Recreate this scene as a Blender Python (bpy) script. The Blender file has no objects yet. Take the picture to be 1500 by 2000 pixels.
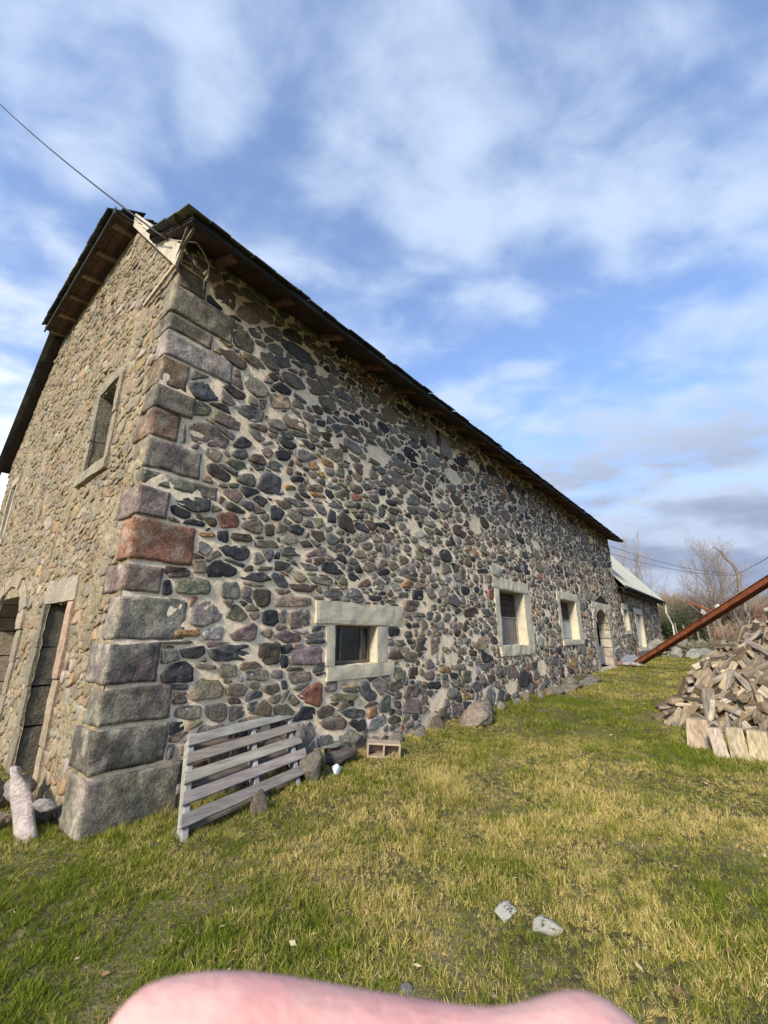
import bpy, math, random, bmesh
import numpy as np
from mathutils import Vector, Matrix, noise, Euler
random.seed(7); np.random.seed(7)
D = bpy.data; SC = bpy.context.scene; COL = SC.collection
# ------------------------------------------------------------------ camera
TILT = math.radians(16.504)
EYE = 1.55
cd_ = D.cameras.new('camera'); cam = D.objects.new('camera', cd_); COL.objects.link(cam)
cam.location = (0, 0, EYE); cam.rotation_euler = (math.pi/2+TILT, 0, 0)
cd_.sensor_fit = 'VERTICAL'; cd_.sensor_height = 36; cd_.sensor_width = 27; cd_.lens = 36*810/2000
cd_.clip_start = 0.005; cd_.clip_end = 6000
cd_.dof.use_dof = True; cd_.dof.focus_distance = 7.0; cd_.dof.aperture_fstop = 19.0
SC.camera = cam
# ------------------------------------------------------------------ light
SUN_EL = math.radians(30); SUN_AZ = math.radians(207)      # azimuth clockwise from +Y
world = D.worlds.new('World'); SC.world = world; world.use_nodes = True
nt = world.node_tree; nt.nodes.clear()
def N(tree, typ, **kw):
    n = tree.nodes.new(typ)
    for k, v in kw.items():
        if k.startswith('i_'):
            key = k[2:]
            key = int(key) if key.isdigit() else key.replace('_', ' ')
            n.inputs[key].default_value = v
        else: setattr(n, k, v)
    return n
L = nt.links.new
out = N(nt, 'ShaderNodeOutputWorld'); bg = N(nt, 'ShaderNodeBackground', i_Strength=0.12)
sky = N(nt, 'ShaderNodeTexSky', sky_type='NISHITA', sun_disc=False, sun_elevation=SUN_EL, sun_rotation=SUN_AZ,
        air_density=1.0, dust_density=0.7, ozone_density=2.2, altitude=900)
tc = N(nt, 'ShaderNodeTexCoord'); sep = N(nt, 'ShaderNodeSeparateXYZ'); L(tc.outputs['Generated'], sep.inputs[0])
den = N(nt, 'ShaderNodeMath', operation='ADD', i_1=0.22); 
mx = N(nt, 'ShaderNodeMath', operation='MAXIMUM', i_1=0.0); L(sep.outputs[2], mx.inputs[0]); L(mx.outputs[0], den.inputs[0])
dv = N(nt, 'ShaderNodeVectorMath', operation='DIVIDE'); cmb = N(nt, 'ShaderNodeCombineXYZ')
for i in range(3): L(den.outputs[0], cmb.inputs[i])
L(tc.outputs['Generated'], dv.inputs[0]); L(cmb.outputs[0], dv.inputs[1])
mp = N(nt, 'ShaderNodeMapping'); mp.inputs['Location'].default_value = (3.1, 1.7, 0)
mp.inputs['Rotation'].default_value = (0, 0, math.radians(-35)); mp.inputs['Scale'].default_value = (1.0, 1.35, 0.0)
L(dv.outputs[0], mp.inputs[0])
def wnoise(scale, detail, rough, dist, loc=(0, 0, 0)):
    m2 = N(nt, 'ShaderNodeMapping'); m2.inputs['Location'].default_value = loc; L(mp.outputs[0], m2.inputs[0])
    n = N(nt, 'ShaderNodeTexNoise', i_Scale=scale, i_Detail=detail, i_Roughness=rough, i_Distortion=dist)
    L(m2.outputs[0], n.inputs['Vector']); return n.outputs['Fac']
def wmath(op, a, b=None, clamp=False):
    n = N(nt, 'ShaderNodeMath', operation=op); n.use_clamp = clamp
    for i, x in enumerate((a, b)):
        if x is None: continue
        if isinstance(x, (int, float)): n.inputs[i].default_value = x
        else: L(x, n.inputs[i])
    return n.outputs[0]
def wramp(x, lo, hi):
    n = N(nt, 'ShaderNodeMapRange', interpolation_type='SMOOTHSTEP'); n.inputs[1].default_value = lo; n.inputs[2].default_value = hi
    L(x, n.inputs[0]); return n.outputs[0]
n1 = wnoise(1.7, 3.0, .5, .15, (2, 0, 0)); n2 = wnoise(5.5, 7.0, .50, .25, (5, 2, 0)); n3 = wnoise(1.7, 3.0, .5, .2, (9, -4, 0))
mixn = wmath('ADD', wmath('MULTIPLY', n1, .50), wmath('MULTIPLY', n2, .50))
mask = wramp(mixn, .40, .64)                 # how much cloud
# low cloud thickens towards the horizon
low = wramp(sep.outputs[2], .50, .12); 
mask = wmath('ADD', wmath('ADD', wmath('MULTIPLY', mask, .64), .14), wmath('MULTIPLY', low, .95), clamp=True)
side = wramp(sep.outputs[0], .15, -.8)       # the thin bright cloud lies on the sun's side
shade = wmath('MULTIPLY', wmath('ADD', wmath('MULTIPLY', wramp(n3, .38, .60), .55), .45), wramp(sep.outputs[2], .62, .16))
shade = wmath('MULTIPLY', shade, wmath('SUBTRACT', 1.0, side))
cl = N(nt, 'ShaderNodeMix', data_type='RGBA'); cl.clamp_result = False
cl.inputs[6].default_value = (2.9, 3.4, 4.2, 1); cl.inputs[7].default_value = (1.3, 1.6, 2.3, 1); L(shade, cl.inputs[0])
cl2 = N(nt, 'ShaderNodeMix', data_type='RGBA'); cl2.inputs[7].default_value = (5.8, 5.9, 5.9, 1)
L(cl.outputs[2], cl2.inputs[6]); L(wmath('MULTIPLY', side, wramp(sep.outputs[2], .85, .1)), cl2.inputs[0])
skm = N(nt, 'ShaderNodeMix', data_type='RGBA', blend_type='MULTIPLY'); skm.inputs[0].default_value = 1.0
skm.inputs[7].default_value = (.96, 1.07, 1.24, 1); L(sky.outputs[0], skm.inputs[6])
fin = N(nt, 'ShaderNodeMix', data_type='RGBA'); L(mask, fin.inputs[0]); L(skm.outputs[2], fin.inputs[6]); L(cl2.outputs[2], fin.inputs[7])
L(fin.outputs[2], bg.inputs[0]); L(bg.outputs[0], out.inputs[0])
sl = D.lights.new('sun', 'SUN'); sun = D.objects.new('sun', sl); COL.objects.link(sun)
sl.energy = 2.4; sl.angle = math.radians(9); sl.color = (1.0, .89, .70)
sdir = Vector((math.sin(SUN_AZ)*math.cos(SUN_EL), math.cos(SUN_AZ)*math.cos(SUN_EL), math.sin(SUN_EL)))
sun.rotation_euler = (-sdir).to_track_quat('-Z', 'Y').to_euler(); sun.location = (-20, -20, 20)
SC.view_settings.view_transform = 'Standard'; SC.view_settings.look = 'None'
SC.view_settings.exposure = 1.15; SC.view_settings.gamma = 1.0; SC.view_settings.use_curve_mapping = False
SC.cycles.max_bounces = 6; SC.cycles.use_denoising = True
# ------------------------------------------------------------------ frame of the barn: u along the long wall, v out of it, z up
CX, CY = -2.4168, 3.8736
EX, EY = 0.640717, 0.767777
NX, NY = 0.767777, -0.640717
def B(u, v, z): return (CX+u*EX+v*NX, CY+u*EY+v*NY, z)
def UV(x, y): return ((x-CX)*EX+(y-CY)*EY, (x-CX)*NX+(y-CY)*NY)
BM_ = Matrix(((EX, NX, 0, CX), (EY, NY, 0, CY), (0, 0, 1, 0), (0, 0, 0, 1)))
def sm(a, b, x):
    t = min(1, max(0, (x-a)/(b-a))); return t*t*(3-2*t)
def gz(x, y):
    r = math.hypot(x, y)
    z = .020*max(0, min(y, 22)-8) + .035*noise.noise(Vector((x*.35, y*.35, 0))) + .02*noise.noise(Vector((x*1.3, y*1.3, 4)))
    u, v = UV(x, y)
    if 0 < v < 1.5 and u > 1: z += .06*(1-v/1.5)*sm(1, 3, u)
    if y > 40: z += .012*(y-40)*sm(40, 160, y)*.4
    return z
# ------------------------------------------------------------------ object helpers
def tag(o, label=None, cat=None, group=None, kind=None):
    if label: o['label'] = label
    if cat: o['category'] = cat
    if group: o['group'] = group
    if kind: o['kind'] = kind
    return o
def empty(name, loc, label, cat, group=None):
    o = D.objects.new(name, None); o.empty_display_size = .1; COL.objects.link(o); o.location = loc
    return tag(o, label, cat, group)
def wmat(p):
    w = Matrix.LocRotScale(p.location, p.rotation_euler, p.scale)
    return (wmat(p.parent) @ p.matrix_parent_inverse @ w) if p.parent else w
def link(name, me, parent=None, mats=(), keep_world=True, bevel=0, smooth=False):
    o = D.objects.new(name, me); COL.objects.link(o)
    for m in mats:
        if m is not None and m.name not in [x.name for x in me.materials if x]: me.materials.append(m)
    if parent is not None:
        o.parent = parent
        if keep_world: o.matrix_parent_inverse = wmat(parent).inverted()   # meshes are written in world coordinates
    if smooth:
        me.polygons.foreach_set('use_smooth', [True]*len(me.polygons))
    if bevel:
        b = o.modifiers.new('bevel', 'BEVEL'); b.width = bevel; b.segments = 1; b.limit_method = 'ANGLE'
    return o
class MB:
    def __init__(s): s.v = []; s.f = []; s.c = []
    def add(s, verts, faces, col=None):
        o = len(s.v); s.v.extend(verts); s.f.extend([tuple(i+o for i in f) for f in faces])
        s.c.extend([col or (.5, .5, .5)]*len(verts)); return o
    def box(s, u0, u1, v0, v1, z0, z1, fr=B, col=None):
        p = [fr(a, b, c) for c in (z0, z1) for a, b in ((u0, v0), (u1, v0), (u1, v1), (u0, v1))]
        s.add(p, [(0, 1, 2, 3), (7, 6, 5, 4), (0, 4, 5, 1), (1, 5, 6, 2), (2, 6, 7, 3), (3, 7, 4, 0)], col)
    def hexa(s, p, col=None):   # 8 points: bottom ring, top ring
        s.add(p, [(3, 2, 1, 0), (4, 5, 6, 7), (0, 1, 5, 4), (1, 2, 6, 5), (2, 3, 7, 6), (3, 0, 4, 7)], col)
    def bar(s, a, b, w, h, up=(0, 0, 1), col=None, w2=None):
        a = Vector(a); b = Vector(b); d = (b-a).normalized(); sd = d.cross(Vector(up)).normalized(); u = sd.cross(d).normalized()
        w2 = w2 or w
        p = [a-sd*w/2-u*h/2, a+sd*w/2-u*h/2, a+sd*w/2+u*h/2, a-sd*w/2+u*h/2, b-sd*w2/2-u*h/2, b+sd*w2/2-u*h/2, b+sd*w2/2+u*h/2, b-sd*w2/2+u*h/2]
        s.hexa([tuple(x) for x in p], col)
    def tube(s, pts, rad, n=8, col=None, cap=True):
        pts = [Vector(p) for p in pts]
        if not hasattr(rad, '__len__'): rad = [rad]*len(pts)
        o = len(s.v); vs = []; pu = None
        for i, p in enumerate(pts):
            d = (pts[min(i+1, len(pts)-1)]-pts[max(i-1, 0)]).normalized()
            if pu is None: pu = d.orthogonal().normalized()
            pu = (pu-d*pu.dot(d)).normalized(); w = d.cross(pu)
            for k in range(n):
                a = 2*math.pi*k/n; vs.append(tuple(p+(pu*math.cos(a)+w*math.sin(a))*rad[i]))
        fs = [(i*n+k, i*n+(k+1) % n, (i+1)*n+(k+1) % n, (i+1)*n+k) for i in range(len(pts)-1) for k in range(n)]
        if cap: fs += [tuple(range(n-1, -1, -1)), tuple(range((len(pts)-1)*n, len(pts)*n))]
        s.add(vs, fs, col)
    def mesh(s, name):
        me = D.meshes.new(name); me.from_pydata(s.v, [], s.f)
        a = me.color_attributes.new('col', 'FLOAT_COLOR', 'POINT')
        arr = np.ones((len(s.v), 4), np.float32); arr[:, :3] = np.array(s.c, np.float32).reshape(-1, 3); a.data.foreach_set('color', arr.ravel())
        me.update(); return me
    def build(s, name, mat, parent=None, bevel=0, smooth=False):
        return link(name, s.mesh(name), parent, [mat], bevel=bevel, smooth=smooth)
def vary(q, base, amt=.22, smear=None, f1=3.0, f2=11.0):
    for i in range(base, len(q.v)):
        a = Vector(q.v[i]); k = 1+amt*(noise.noise(a*f1)*1.3+noise.noise(a*f2)*1.1); c = [x*k*(1+.10*noise.noise(a*f1+Vector((9, j*5, 0)))) for j, x in enumerate(q.c[i])]
        if smear:
            w = max(0, min(1, (noise.noise(a*7.5+Vector((0, 0, 31)))-.10)*2.6))*.45; c = [x*(1-w)+y*w for x, y in zip(c, smear)]
        q.c[i] = tuple(max(.01, x) for x in c)
def rough_box(mb, u0, u1, v0, v1, z0, z1, amp=.012, res=.08, col=None, fr=B, seed=0, rnd=.02, fq=6.0):
    """box whose faces are gridded, corners rounded and surface uneven"""
    nu = max(1, round((u1-u0)/res)); nv = max(1, round((v1-v0)/res)); nz = max(1, round((z1-z0)/res)); idx = {}; vs = []; fs = []
    cx, cy, cz = (u0+u1)/2, (v0+v1)/2, (z0+z1)/2; hx, hy, hz = (u1-u0)/2, (v1-v0)/2, (z1-z0)/2
    def vid(i, j, k):
        key = (i, j, k)
        if key in idx: return idx[key]
        x = u0+(u1-u0)*i/nu; y = v0+(v1-v0)*j/nv; z = z0+(z1-z0)*k/nz
        q = Vector((x, y, z)); c = Vector((max(u0+rnd, min(u1-rnd, x)), max(v0+rnd, min(v1-rnd, y)), max(z0+rnd, min(z1-rnd, z))))
        d = q-c
        if d.length > rnd: q = c+d.normalized()*rnd
        q += noise.noise_vector(Vector((x*fq+seed*3.1, y*fq, z*fq)))*amp + noise.noise_vector(Vector((x*fq*.35+seed*1.7, y*fq*.35, z*fq*.35)))*amp*1.6
        idx[key] = len(vs); vs.append(fr(*q)); return idx[key]
    for i in range(nu):
        for j in range(nv):
            fs.append((vid(i, j, 0), vid(i+1, j, 0), vid(i+1, j+1, 0), vid(i, j+1, 0)))
            fs.append((vid(i, j+1, nz), vid(i+1, j+1, nz), vid(i+1, j, nz), vid(i, j, nz)))
    for i in range(nu):
        for k in range(nz):
            fs.append((vid(i, 0, k+1), vid(i+1, 0, k+1), vid(i+1, 0, k), vid(i, 0, k)))
            fs.append((vid(i, nv, k), vid(i+1, nv, k), vid(i+1, nv, k+1), vid(i, nv, k+1)))
    for j in range(nv):
        for k in range(nz):
            fs.append((vid(0, j, k), vid(0, j+1, k), vid(0, j+1, k+1), vid(0, j, k+1)))
            fs.append((vid(nu, j, k+1), vid(nu, j+1, k+1), vid(nu, j+1, k), vid(nu, j, k)))
    mb.add(vs, fs, col)
WF = lambda x, y, z: (x, y, z)
# ------------------------------------------------------------------ materials
def mat(name, base=None, attr=False, rough=.85, nz=((6, .25), (45, .25)), bump=.4, bscale=60, tint=None, bdist=.01, metal=0, stretch=None, rotb=True, spec=.25, spots=None):
    """nz: (scale, amount) brightness mottling; tint: (colour, noise scale, lo, hi) stain or painted pit; spots the same but finer"""
    m = D.materials.new(name); m.use_nodes = True; t = m.node_tree; t.nodes.clear(); l = t.links.new
    o = N(t, 'ShaderNodeOutputMaterial'); b = N(t, 'ShaderNodeBsdfPrincipled', i_Roughness=rough, i_Metallic=metal)
    b.inputs['Specular IOR Level'].default_value = spec
    tcx = N(t, 'ShaderNodeTexCoord'); vec = tcx.outputs['Object']
    if stretch:
        mpn = N(t, 'ShaderNodeMapping'); mpn.inputs['Scale'].default_value = stretch
        rt = N(t, 'ShaderNodeMapping'); rt.inputs['Rotation'].default_value = (0, 0, -math.atan2(EY, EX) if rotb else 0)
        l(vec, rt.inputs[0]); l(rt.outputs[0], mpn.inputs[0]); vec = mpn.outputs[0]
    if attr:
        a = N(t, 'ShaderNodeAttribute', attribute_name='col'); c = a.outputs['Color']
    else:
        a = N(t, 'ShaderNodeRGB'); a.outputs[0].default_value = (*base, 1); c = a.outputs[0]
    def nse(s, det=5, off=0):
        q = N(t, 'ShaderNodeTexNoise', i_Scale=s, i_Detail=det, i_Roughness=.6)
        if off:
            ad = N(t, 'ShaderNodeVectorMath', operation='ADD'); ad.inputs[1].default_value = (off, off, off); l(vec, ad.inputs[0]); l(ad.outputs[0], q.inputs['Vector'])
        else: l(vec, q.inputs['Vector'])
        return q.outputs['Fac']
    for s, am in nz:
        r = N(t, 'ShaderNodeMapRange'); r.inputs[1].default_value = .33; r.inputs[2].default_value = .67
        r.inputs[3].default_value = 1-am; r.inputs[4].default_value = 1+am; l(nse(s), r.inputs[0])
        x = N(t, 'ShaderNodeVectorMath', operation='SCALE'); l(c, x.inputs[0]); l(r.outputs[0], x.inputs['Scale']); c = x.outputs[0]
    for tt in (tint or []):
        tcol, s, lo, hi, mxv = tt
        r = N(t, 'ShaderNodeMapRange', interpolation_type='SMOOTHSTEP'); r.inputs[1].default_value = lo; r.inputs[2].default_value = hi; r.inputs[4].default_value = mxv
        l(nse(s, 6, s*1.3+2), r.inputs[0]); x = N(t, 'ShaderNodeMix', data_type='RGBA'); l(r.outputs[0], x.inputs[0]); l(c, x.inputs[6])
        x.inputs[7].default_value = (*tcol, 1); c = x.outputs[2]
    l(c, b.inputs['Base Color'])
    if bump:
        bn = N(t, 'ShaderNodeBump', i_Strength=bump, i_Distance=bdist); 
        mxn = wm(t, 'ADD', nse(bscale, 4, 7), nse(bscale*.25, 4, 3)); l(mxn, bn.inputs['Height']); l(bn.outputs[0], b.inputs['Normal'])
    l(b.outputs[0], o.inputs[0]); return m
def wm(t, op, a, b):
    n = N(t, 'ShaderNodeMath', operation=op); t.links.new(a, n.inputs[0])
    if isinstance(b, float): n.inputs[1].default_value = b
    else: t.links.new(b, n.inputs[1])
    return n.outputs[0]
M_STONE = mat('stone', attr=True, nz=((5, .25), (28, .38), (120, .45)), bump=.7, bscale=45, bdist=.012, tint=[((.30, .29, .24), 22, .60, .72, .45), ((.20, .13, .07), 4, .60, .75, .35)])
M_GST = mat('gable_stone', attr=True, nz=((3, .2), (25, .25), (110, .3)), bump=.8, bscale=40, bdist=.015, tint=[((.42, .40, .33), 14, .55, .70, .5), ((.33, .20, .08), 3, .60, .72, .3)])
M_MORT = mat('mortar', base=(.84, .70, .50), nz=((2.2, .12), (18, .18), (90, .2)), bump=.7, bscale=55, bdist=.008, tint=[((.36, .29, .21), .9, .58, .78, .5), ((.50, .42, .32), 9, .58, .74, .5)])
M_GMORT = mat('gable_mortar', base=(.29, .235, .15), nz=((2.2, .2), (14, .3), (60, .4)), bump=1, bscale=30, bdist=.03, tint=[((.44, .38, .28), 6, .57, .66, .6), ((.22, .16, .09), 3, .56, .72, .5), ((.06, .045, .03), 15, .64, .70, .8)])  # last tint paints the shade of small pits into the mortar
M_CONC = mat('concrete', base=(.56, .51, .385), nz=((3, .1), (20, .1), (120, .12)), bump=.3, bscale=50, bdist=.006, tint=[((.46, .41, .31), 5, .50, .72, .65), ((.30, .27, .22), 26, .61, .68, .6), ((.36, .33, .27), 1.7, .55, .70, .4)])
M_GREYW = mat('weathered_wood', attr=True, nz=((4, .15), (25, .3)), bump=.7, bscale=30, bdist=.006, stretch=(.12, 1, 1), tint=[((.10, .085, .08), 14, .56, .72, .7)])
M_DARKW = mat('dark_void', attr=True, nz=((4, .25), (25, .3)), bump=.5, bscale=25, bdist=.006)
M_SLATE = mat('slate', attr=True, nz=((4, .25), (30, .3)), bump=.5, bscale=30, bdist=.006, tint=[((.16, .17, .12), 5, .58, .7, .6)])
M_MOSS = mat('moss', base=(.11, .12, .045), nz=((8, .4), (40, .4)), bump=1, bscale=60, bdist=.03)
M_RUST = mat('rusty_steel', base=(.26, .085, .042), nz=((3, .3), (25, .35)), bump=.3, bscale=40, bdist=.004, rough=.75, tint=[((.07, .03, .022), 6, .52, .68, .7), ((.34, .12, .05), 11, .58, .70, .5)])
M_ZINC = mat('pale_sheet', base=(.34, .36, .40), nz=((5, .25),), bump=.1, rough=.5, metal=.3, tint=[((.25, .09, .04), 3, .5, .62, .9)])
M_ROCK = mat('rock', attr=True, nz=((6, .3), (40, .35)), bump=.9, bscale=30, bdist=.02, tint=[((.34, .33, .25), 12, .57, .68, .7), ((.13, .13, .05), 5, .6, .72, .6)])
M_LICH = mat('lichen_rock', base=(.20, .18, .16), nz=((9, .3), (40, .25)), bump=1, bscale=50, bdist=.015, tint=[((.80, .78, .68), 1.7, .38, .46, .97), ((.10, .10, .035), 9, .62, .70, .8)])
M_WOODC = mat('split_wood', attr=True, nz=((5, .2), (38, .42)), bump=.9, bscale=60, bdist=.010, stretch=(.10, 1, 1), rotb=False, tint=[((.13, .09, .055), 16, .54, .68, .7), ((.30, .29, .27), 7, .58, .72, .5)])
M_WOODU = mat('split_wood_upright', attr=True, nz=((5, .2), (38, .35)), bump=.9, bscale=50, bdist=.010, stretch=(1, 1, .10), rotb=False, tint=[((.16, .11, .07), 14, .56, .68, .6)])
M_GLASS = mat('window_glass', base=(.018, .03, .035), nz=((3, .3),), bump=0, rough=.12, spec=.5)
M_DARK = mat('dark_interior', base=(.02, .018, .015), nz=(), bump=0)  # near-black colour stands in for unlit depth
M_BARK = mat('bark', base=(.20, .165, .14), nz=((3, .3), (30, .3)), bump=.5, bscale=30)
M_TWIG = mat('twigs', attr=True, nz=((1.5, .2),), bump=0)
M_METALR = mat('pale_metal_roof', base=(.44, .45, .40), nz=((1.5, .08), (9, .06)), bump=.1, rough=.6)
M_CABLE = mat('cable_rubber', base=(.035, .035, .04), nz=(), bump=0, rough=.6)
M_WCABLE = mat('white_cable', base=(.6, .58, .52), nz=(), bump=0, rough=.6)
M_CLAY = mat('concrete_block', base=(.40, .31, .24), nz=((9, .2), (60, .25)), bump=.6, bscale=80, bdist=.004)
M_SOIL = mat('leaf_litter', base=(.10, .065, .038), nz=((6, .35), (40, .45)), bump=1, bscale=30, bdist=.03, tint=[((.26, .17, .09), 20, .5, .65, .7)])
PAL = dict(K=(.046, .047, .050), S=(.105, .108, .106), G=(.195, .178, .150), B=(.190, .150, .115), P=(.190, .155, .140), R=(.26, .125, .085),
           O=(.30, .185, .09), T=(.27, .215, .15), L=(.34, .31, .285), D=(.092, .070, .056), V=(.180, .165, .115))
def shade(c, s=.16):
    k = 1+random.uniform(-s, s); return tuple(min(.9, x*k*(1+random.uniform(-.05, .05))) for x in c)
# ================================================================== SETTING: ground
def clip(poly, nx, nz, d):
    """keep the side nx*x+nz*z <= d"""
    r = []; n = len(poly)
    for i in range(n):
        a = poly[i]; b = poly[(i+1) % n]; da = nx*a[0]+nz*a[1]-d; db = nx*b[0]+nz*b[1]-d
        if da <= 0: r.append(a)
        if (da < 0 < db) or (db < 0 < da):
            t = da/(da-db); r.append((a[0]+(b[0]-a[0])*t, a[1]+(b[1]-a[1])*t))
    return r
def parea(p): return abs(sum(p[i][0]*p[(i+1) % len(p)][1]-p[(i+1) % len(p)][0]*p[i][1] for i in range(len(p))))/2
def build_ground():
    xs = [-3000, -900, -300, -120, -60, -30, -16] + [-10+.25*i for i in range(0, 121)] + [24, 28, 34, 42, 52, 70, 100, 160, 300, 900, 3000]
    ys = [-3000, -600, -150, -50, -20, -8] + [-4+.25*i for i in range(0, 129)] + [31, 34, 38, 43, 50, 60, 75, 100, 140, 220, 400, 900, 3000]
    v = [(x, y, gz(x, y)) for y in ys for x in xs]; n = len(xs)
    f = [(j*n+i, j*n+i+1, (j+1)*n+i+1, (j+1)*n+i) for j in range(len(ys)-1) for i in range(n-1)]
    me = D.meshes.new('ground'); me.from_pydata(v, [], f)
    m = mat('ground_turf', base=(.085, .078, .028), nz=((.5, .2), (9, .35), (60, .5)), bump=1, bscale=40, bdist=.03,
            tint=[((.20, .165, .075), 1.1, .42, .62, .8), ((.07, .05, .03), 7, .58, .70, .6), ((.30, .25, .12), 14, .55, .68, .6)])
    o = link('ground', me, None, [m], smooth=True); o['kind'] = 'structure'
build_ground()
# ================================================================== rubble stonework
Z_EAVE = 5.80
def gable_top(t):
    if t < 2.1: return 5.78+1.075*t
    if t < 6.25: return 8.04
    return max(5.6, 8.04-.90*(t-6.25))
def rubble(u0, u1, ztop, aspect, rfun, obst, gapf, zmin=-.12, bed=.150):
    """anisotropic power-Voronoi cells cut by convex obstacles -> list of polygons (u,z)"""
    S = 1/aspect; cell = .16; grid = {}; pts = []
    area = (u1-u0)*S*(ztop+.1); obs = []
    for p in obst:
        q = [(a*S, b) for a, b in p]
        if sum(q[i][0]*q[(i+1) % len(q)][1]-q[(i+1) % len(q)][0]*q[i][1] for i in range(len(q))) < 0: q = q[::-1]
        pl = []
        for i in range(len(q)):
            a = q[i]; b = q[(i+1) % len(q)]; ex = b[0]-a[0]; ez = b[1]-a[1]; l = math.hypot(ex, ez)
            if l < 1e-4: continue
            nx, nz = ez/l, -ex/l; pl.append((nx, nz, nx*a[0]+nz*a[1]))
        obs.append((min(a for a, b in q), max(a for a, b in q), min(b for a, b in q), max(b for a, b in q), pl))
    ogrid = {}
    for o in obs:
        for i in range(int((o[0]-.35)//.4), int((o[1]+.35)//.4)+1):
            for j in range(int((o[2]-.35)//.4), int((o[3]+.35)//.4)+1): ogrid.setdefault((i, j), []).append(o)
    def near_obs(x, z): return ogrid.get((int(x//.4), int(z//.4)), ())
    tries = int(area*1500)
    for _ in range(tries):
        x = random.uniform(u0*S, u1*S); z = (int(random.uniform(zmin, ztop)/bed)+.5+random.gauss(0, .20))*bed+.03*noise.noise(Vector((x*1.2, 0, 0))); r = rfun(x/S, z)
        gx, gy = int(x//cell), int(z//cell); ok = True
        R = int(math.ceil(.3/cell))
        for i in range(gx-R, gx+R+1):
            for j in range(gy-R, gy+R+1):
                for (a, b, c) in grid.get((i, j), ()):
                    if (a-x)**2+(b-z)**2 < ((r+c)*.5)**2: ok = False; break
                if not ok: break
            if not ok: break
        if not ok: continue
        for o in near_obs(x, z):
            if max(nx*x+nz*z-d for nx, nz, d in o[4]) < r*.28: ok = False; break
        if not ok: continue
        grid.setdefault((gx, gy), []).append((x, z, r)); pts.append((x, z, r))
    cells = []
    for (x, z, r) in pts:
        h = .42; p = [(x-h, z-h), (x+h, z-h), (x+h, z+h), (x-h, z+h)]; g = gapf(x/S, z)
        gx, gy = int(x//cell), int(z//cell)
        nb = [q for i in range(gx-3, gx+4) for j in range(gy-3, gy+4) for q in grid.get((i, j), ()) if q[0] != x]
        nb.sort(key=lambda q: (q[0]-x)**2+(q[1]-z)**2)
        for (a, b, c) in nb[:16]:
            dx, dz = a-x, b-z; l = math.hypot(dx, dz)
            if l > .62: break
            mid = .5*l + (r*r-c*c)*.35/l
            nx, nz = dx/l, dz/l; gg = g*random.choice((.25, .6, 1.0, 1.0, 1.9)); p = clip(p, nx, nz, nx*x+nz*z+mid-gg)
            if len(p) < 3: break
        if len(p) < 3: continue
        for o in near_obs(x, z):
            best = max(o[4], key=lambda e: e[0]*x+e[1]*z-e[2]); p = clip(p, -best[0], -best[1], -best[2]-g*.8)
            if len(p) < 3: break
        if len(p) < 3: continue
        p = clip(p, 1, 0, u1*S-.01); p = clip(p, -1, 0, -u0*S-.01) if len(p) > 2 else p
        if len(p) < 3 or parea(p) < .0004: continue
        cells.append([(a/S, b) for a, b in p])
    return cells
def smooth_poly(p, n, jit):
    """cut the corners once, resample to n points, roughen"""
    q = []
    for i in range(len(p)):
        a = p[i]; b = p[(i+1) % len(p)]; t = random.uniform(.03, .13)
        q.append((a[0]+(b[0]-a[0])*t, a[1]+(b[1]-a[1])*t)); q.append((b[0]+(a[0]-b[0])*t, b[1]+(a[1]-b[1])*t))
    ln = [math.dist(q[i], q[(i+1) % len(q)]) for i in range(len(q))]; T = sum(ln); r = []; i = 0; acc = 0
    for k in range(n):
        s = T*k/n
        while acc+ln[i] < s and i < len(q)-1: acc += ln[i]; i += 1
        t = (s-acc)/max(ln[i], 1e-6); a = q[i]; b = q[(i+1) % len(q)]
        r.append((a[0]+(b[0]-a[0])*t+random.uniform(-jit, jit), a[1]+(b[1]-a[1])*t+random.uniform(-jit, jit)))
    return r
def stone(mb, poly, fr, prot, n, rings, col, back=-.035):
    """fr(u, out, z)"""
    sz = math.sqrt(parea(poly)); p = smooth_poly(poly, n, sz*.032); cx = sum(a for a, b in p)/n; cz = sum(b for a, b in p)/n
    tu, tz = random.uniform(-.13, .13), random.uniform(-.20, .10); sd = random.random()*50
    vs = []; fs = []
    for (sc, d) in rings:
        for (a, b) in p:
            du, dz = (a-cx)*sc, (b-cz)*sc
            o = back if d is None else prot*d + (du*tu+dz*tz)*(1 if d > 0 else 0) + (noise.noise(Vector((du*14+sd, dz*14, sc*3)))*sz*.10 if d > .3 else 0)
            vs.append(fr(cx+du, o, cz+dz))
    R = len(rings)
    for r in range(R-1):
        for k in range(n): fs.append((r*n+k, r*n+(k+1) % n, (r+1)*n+(k+1) % n, (r+1)*n+k))
    vs.append(fr(cx, prot*1.05, cz)); c = len(vs)-1
    for k in range(n): fs.append(((R-1)*n+k, (R-1)*n+(k+1) % n, c))
    mb.add(vs, fs, col); vary(mb, len(mb.v)-len(vs), .16, None, 5, 19)
FINE = ((1.03, None), (1.0, .35), (.965, .85), (.80, 1.0), (.40, 1.0)); MID = ((1.03, None), (.995, .5), (.93, .95), (.5, 1.03)); COARSE = ((1.03, None), (.97, .7), (.7, 1.0))
def rect(a, b, c, d): return [(a, c), (b, c), (b, d), (a, d)]
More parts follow.
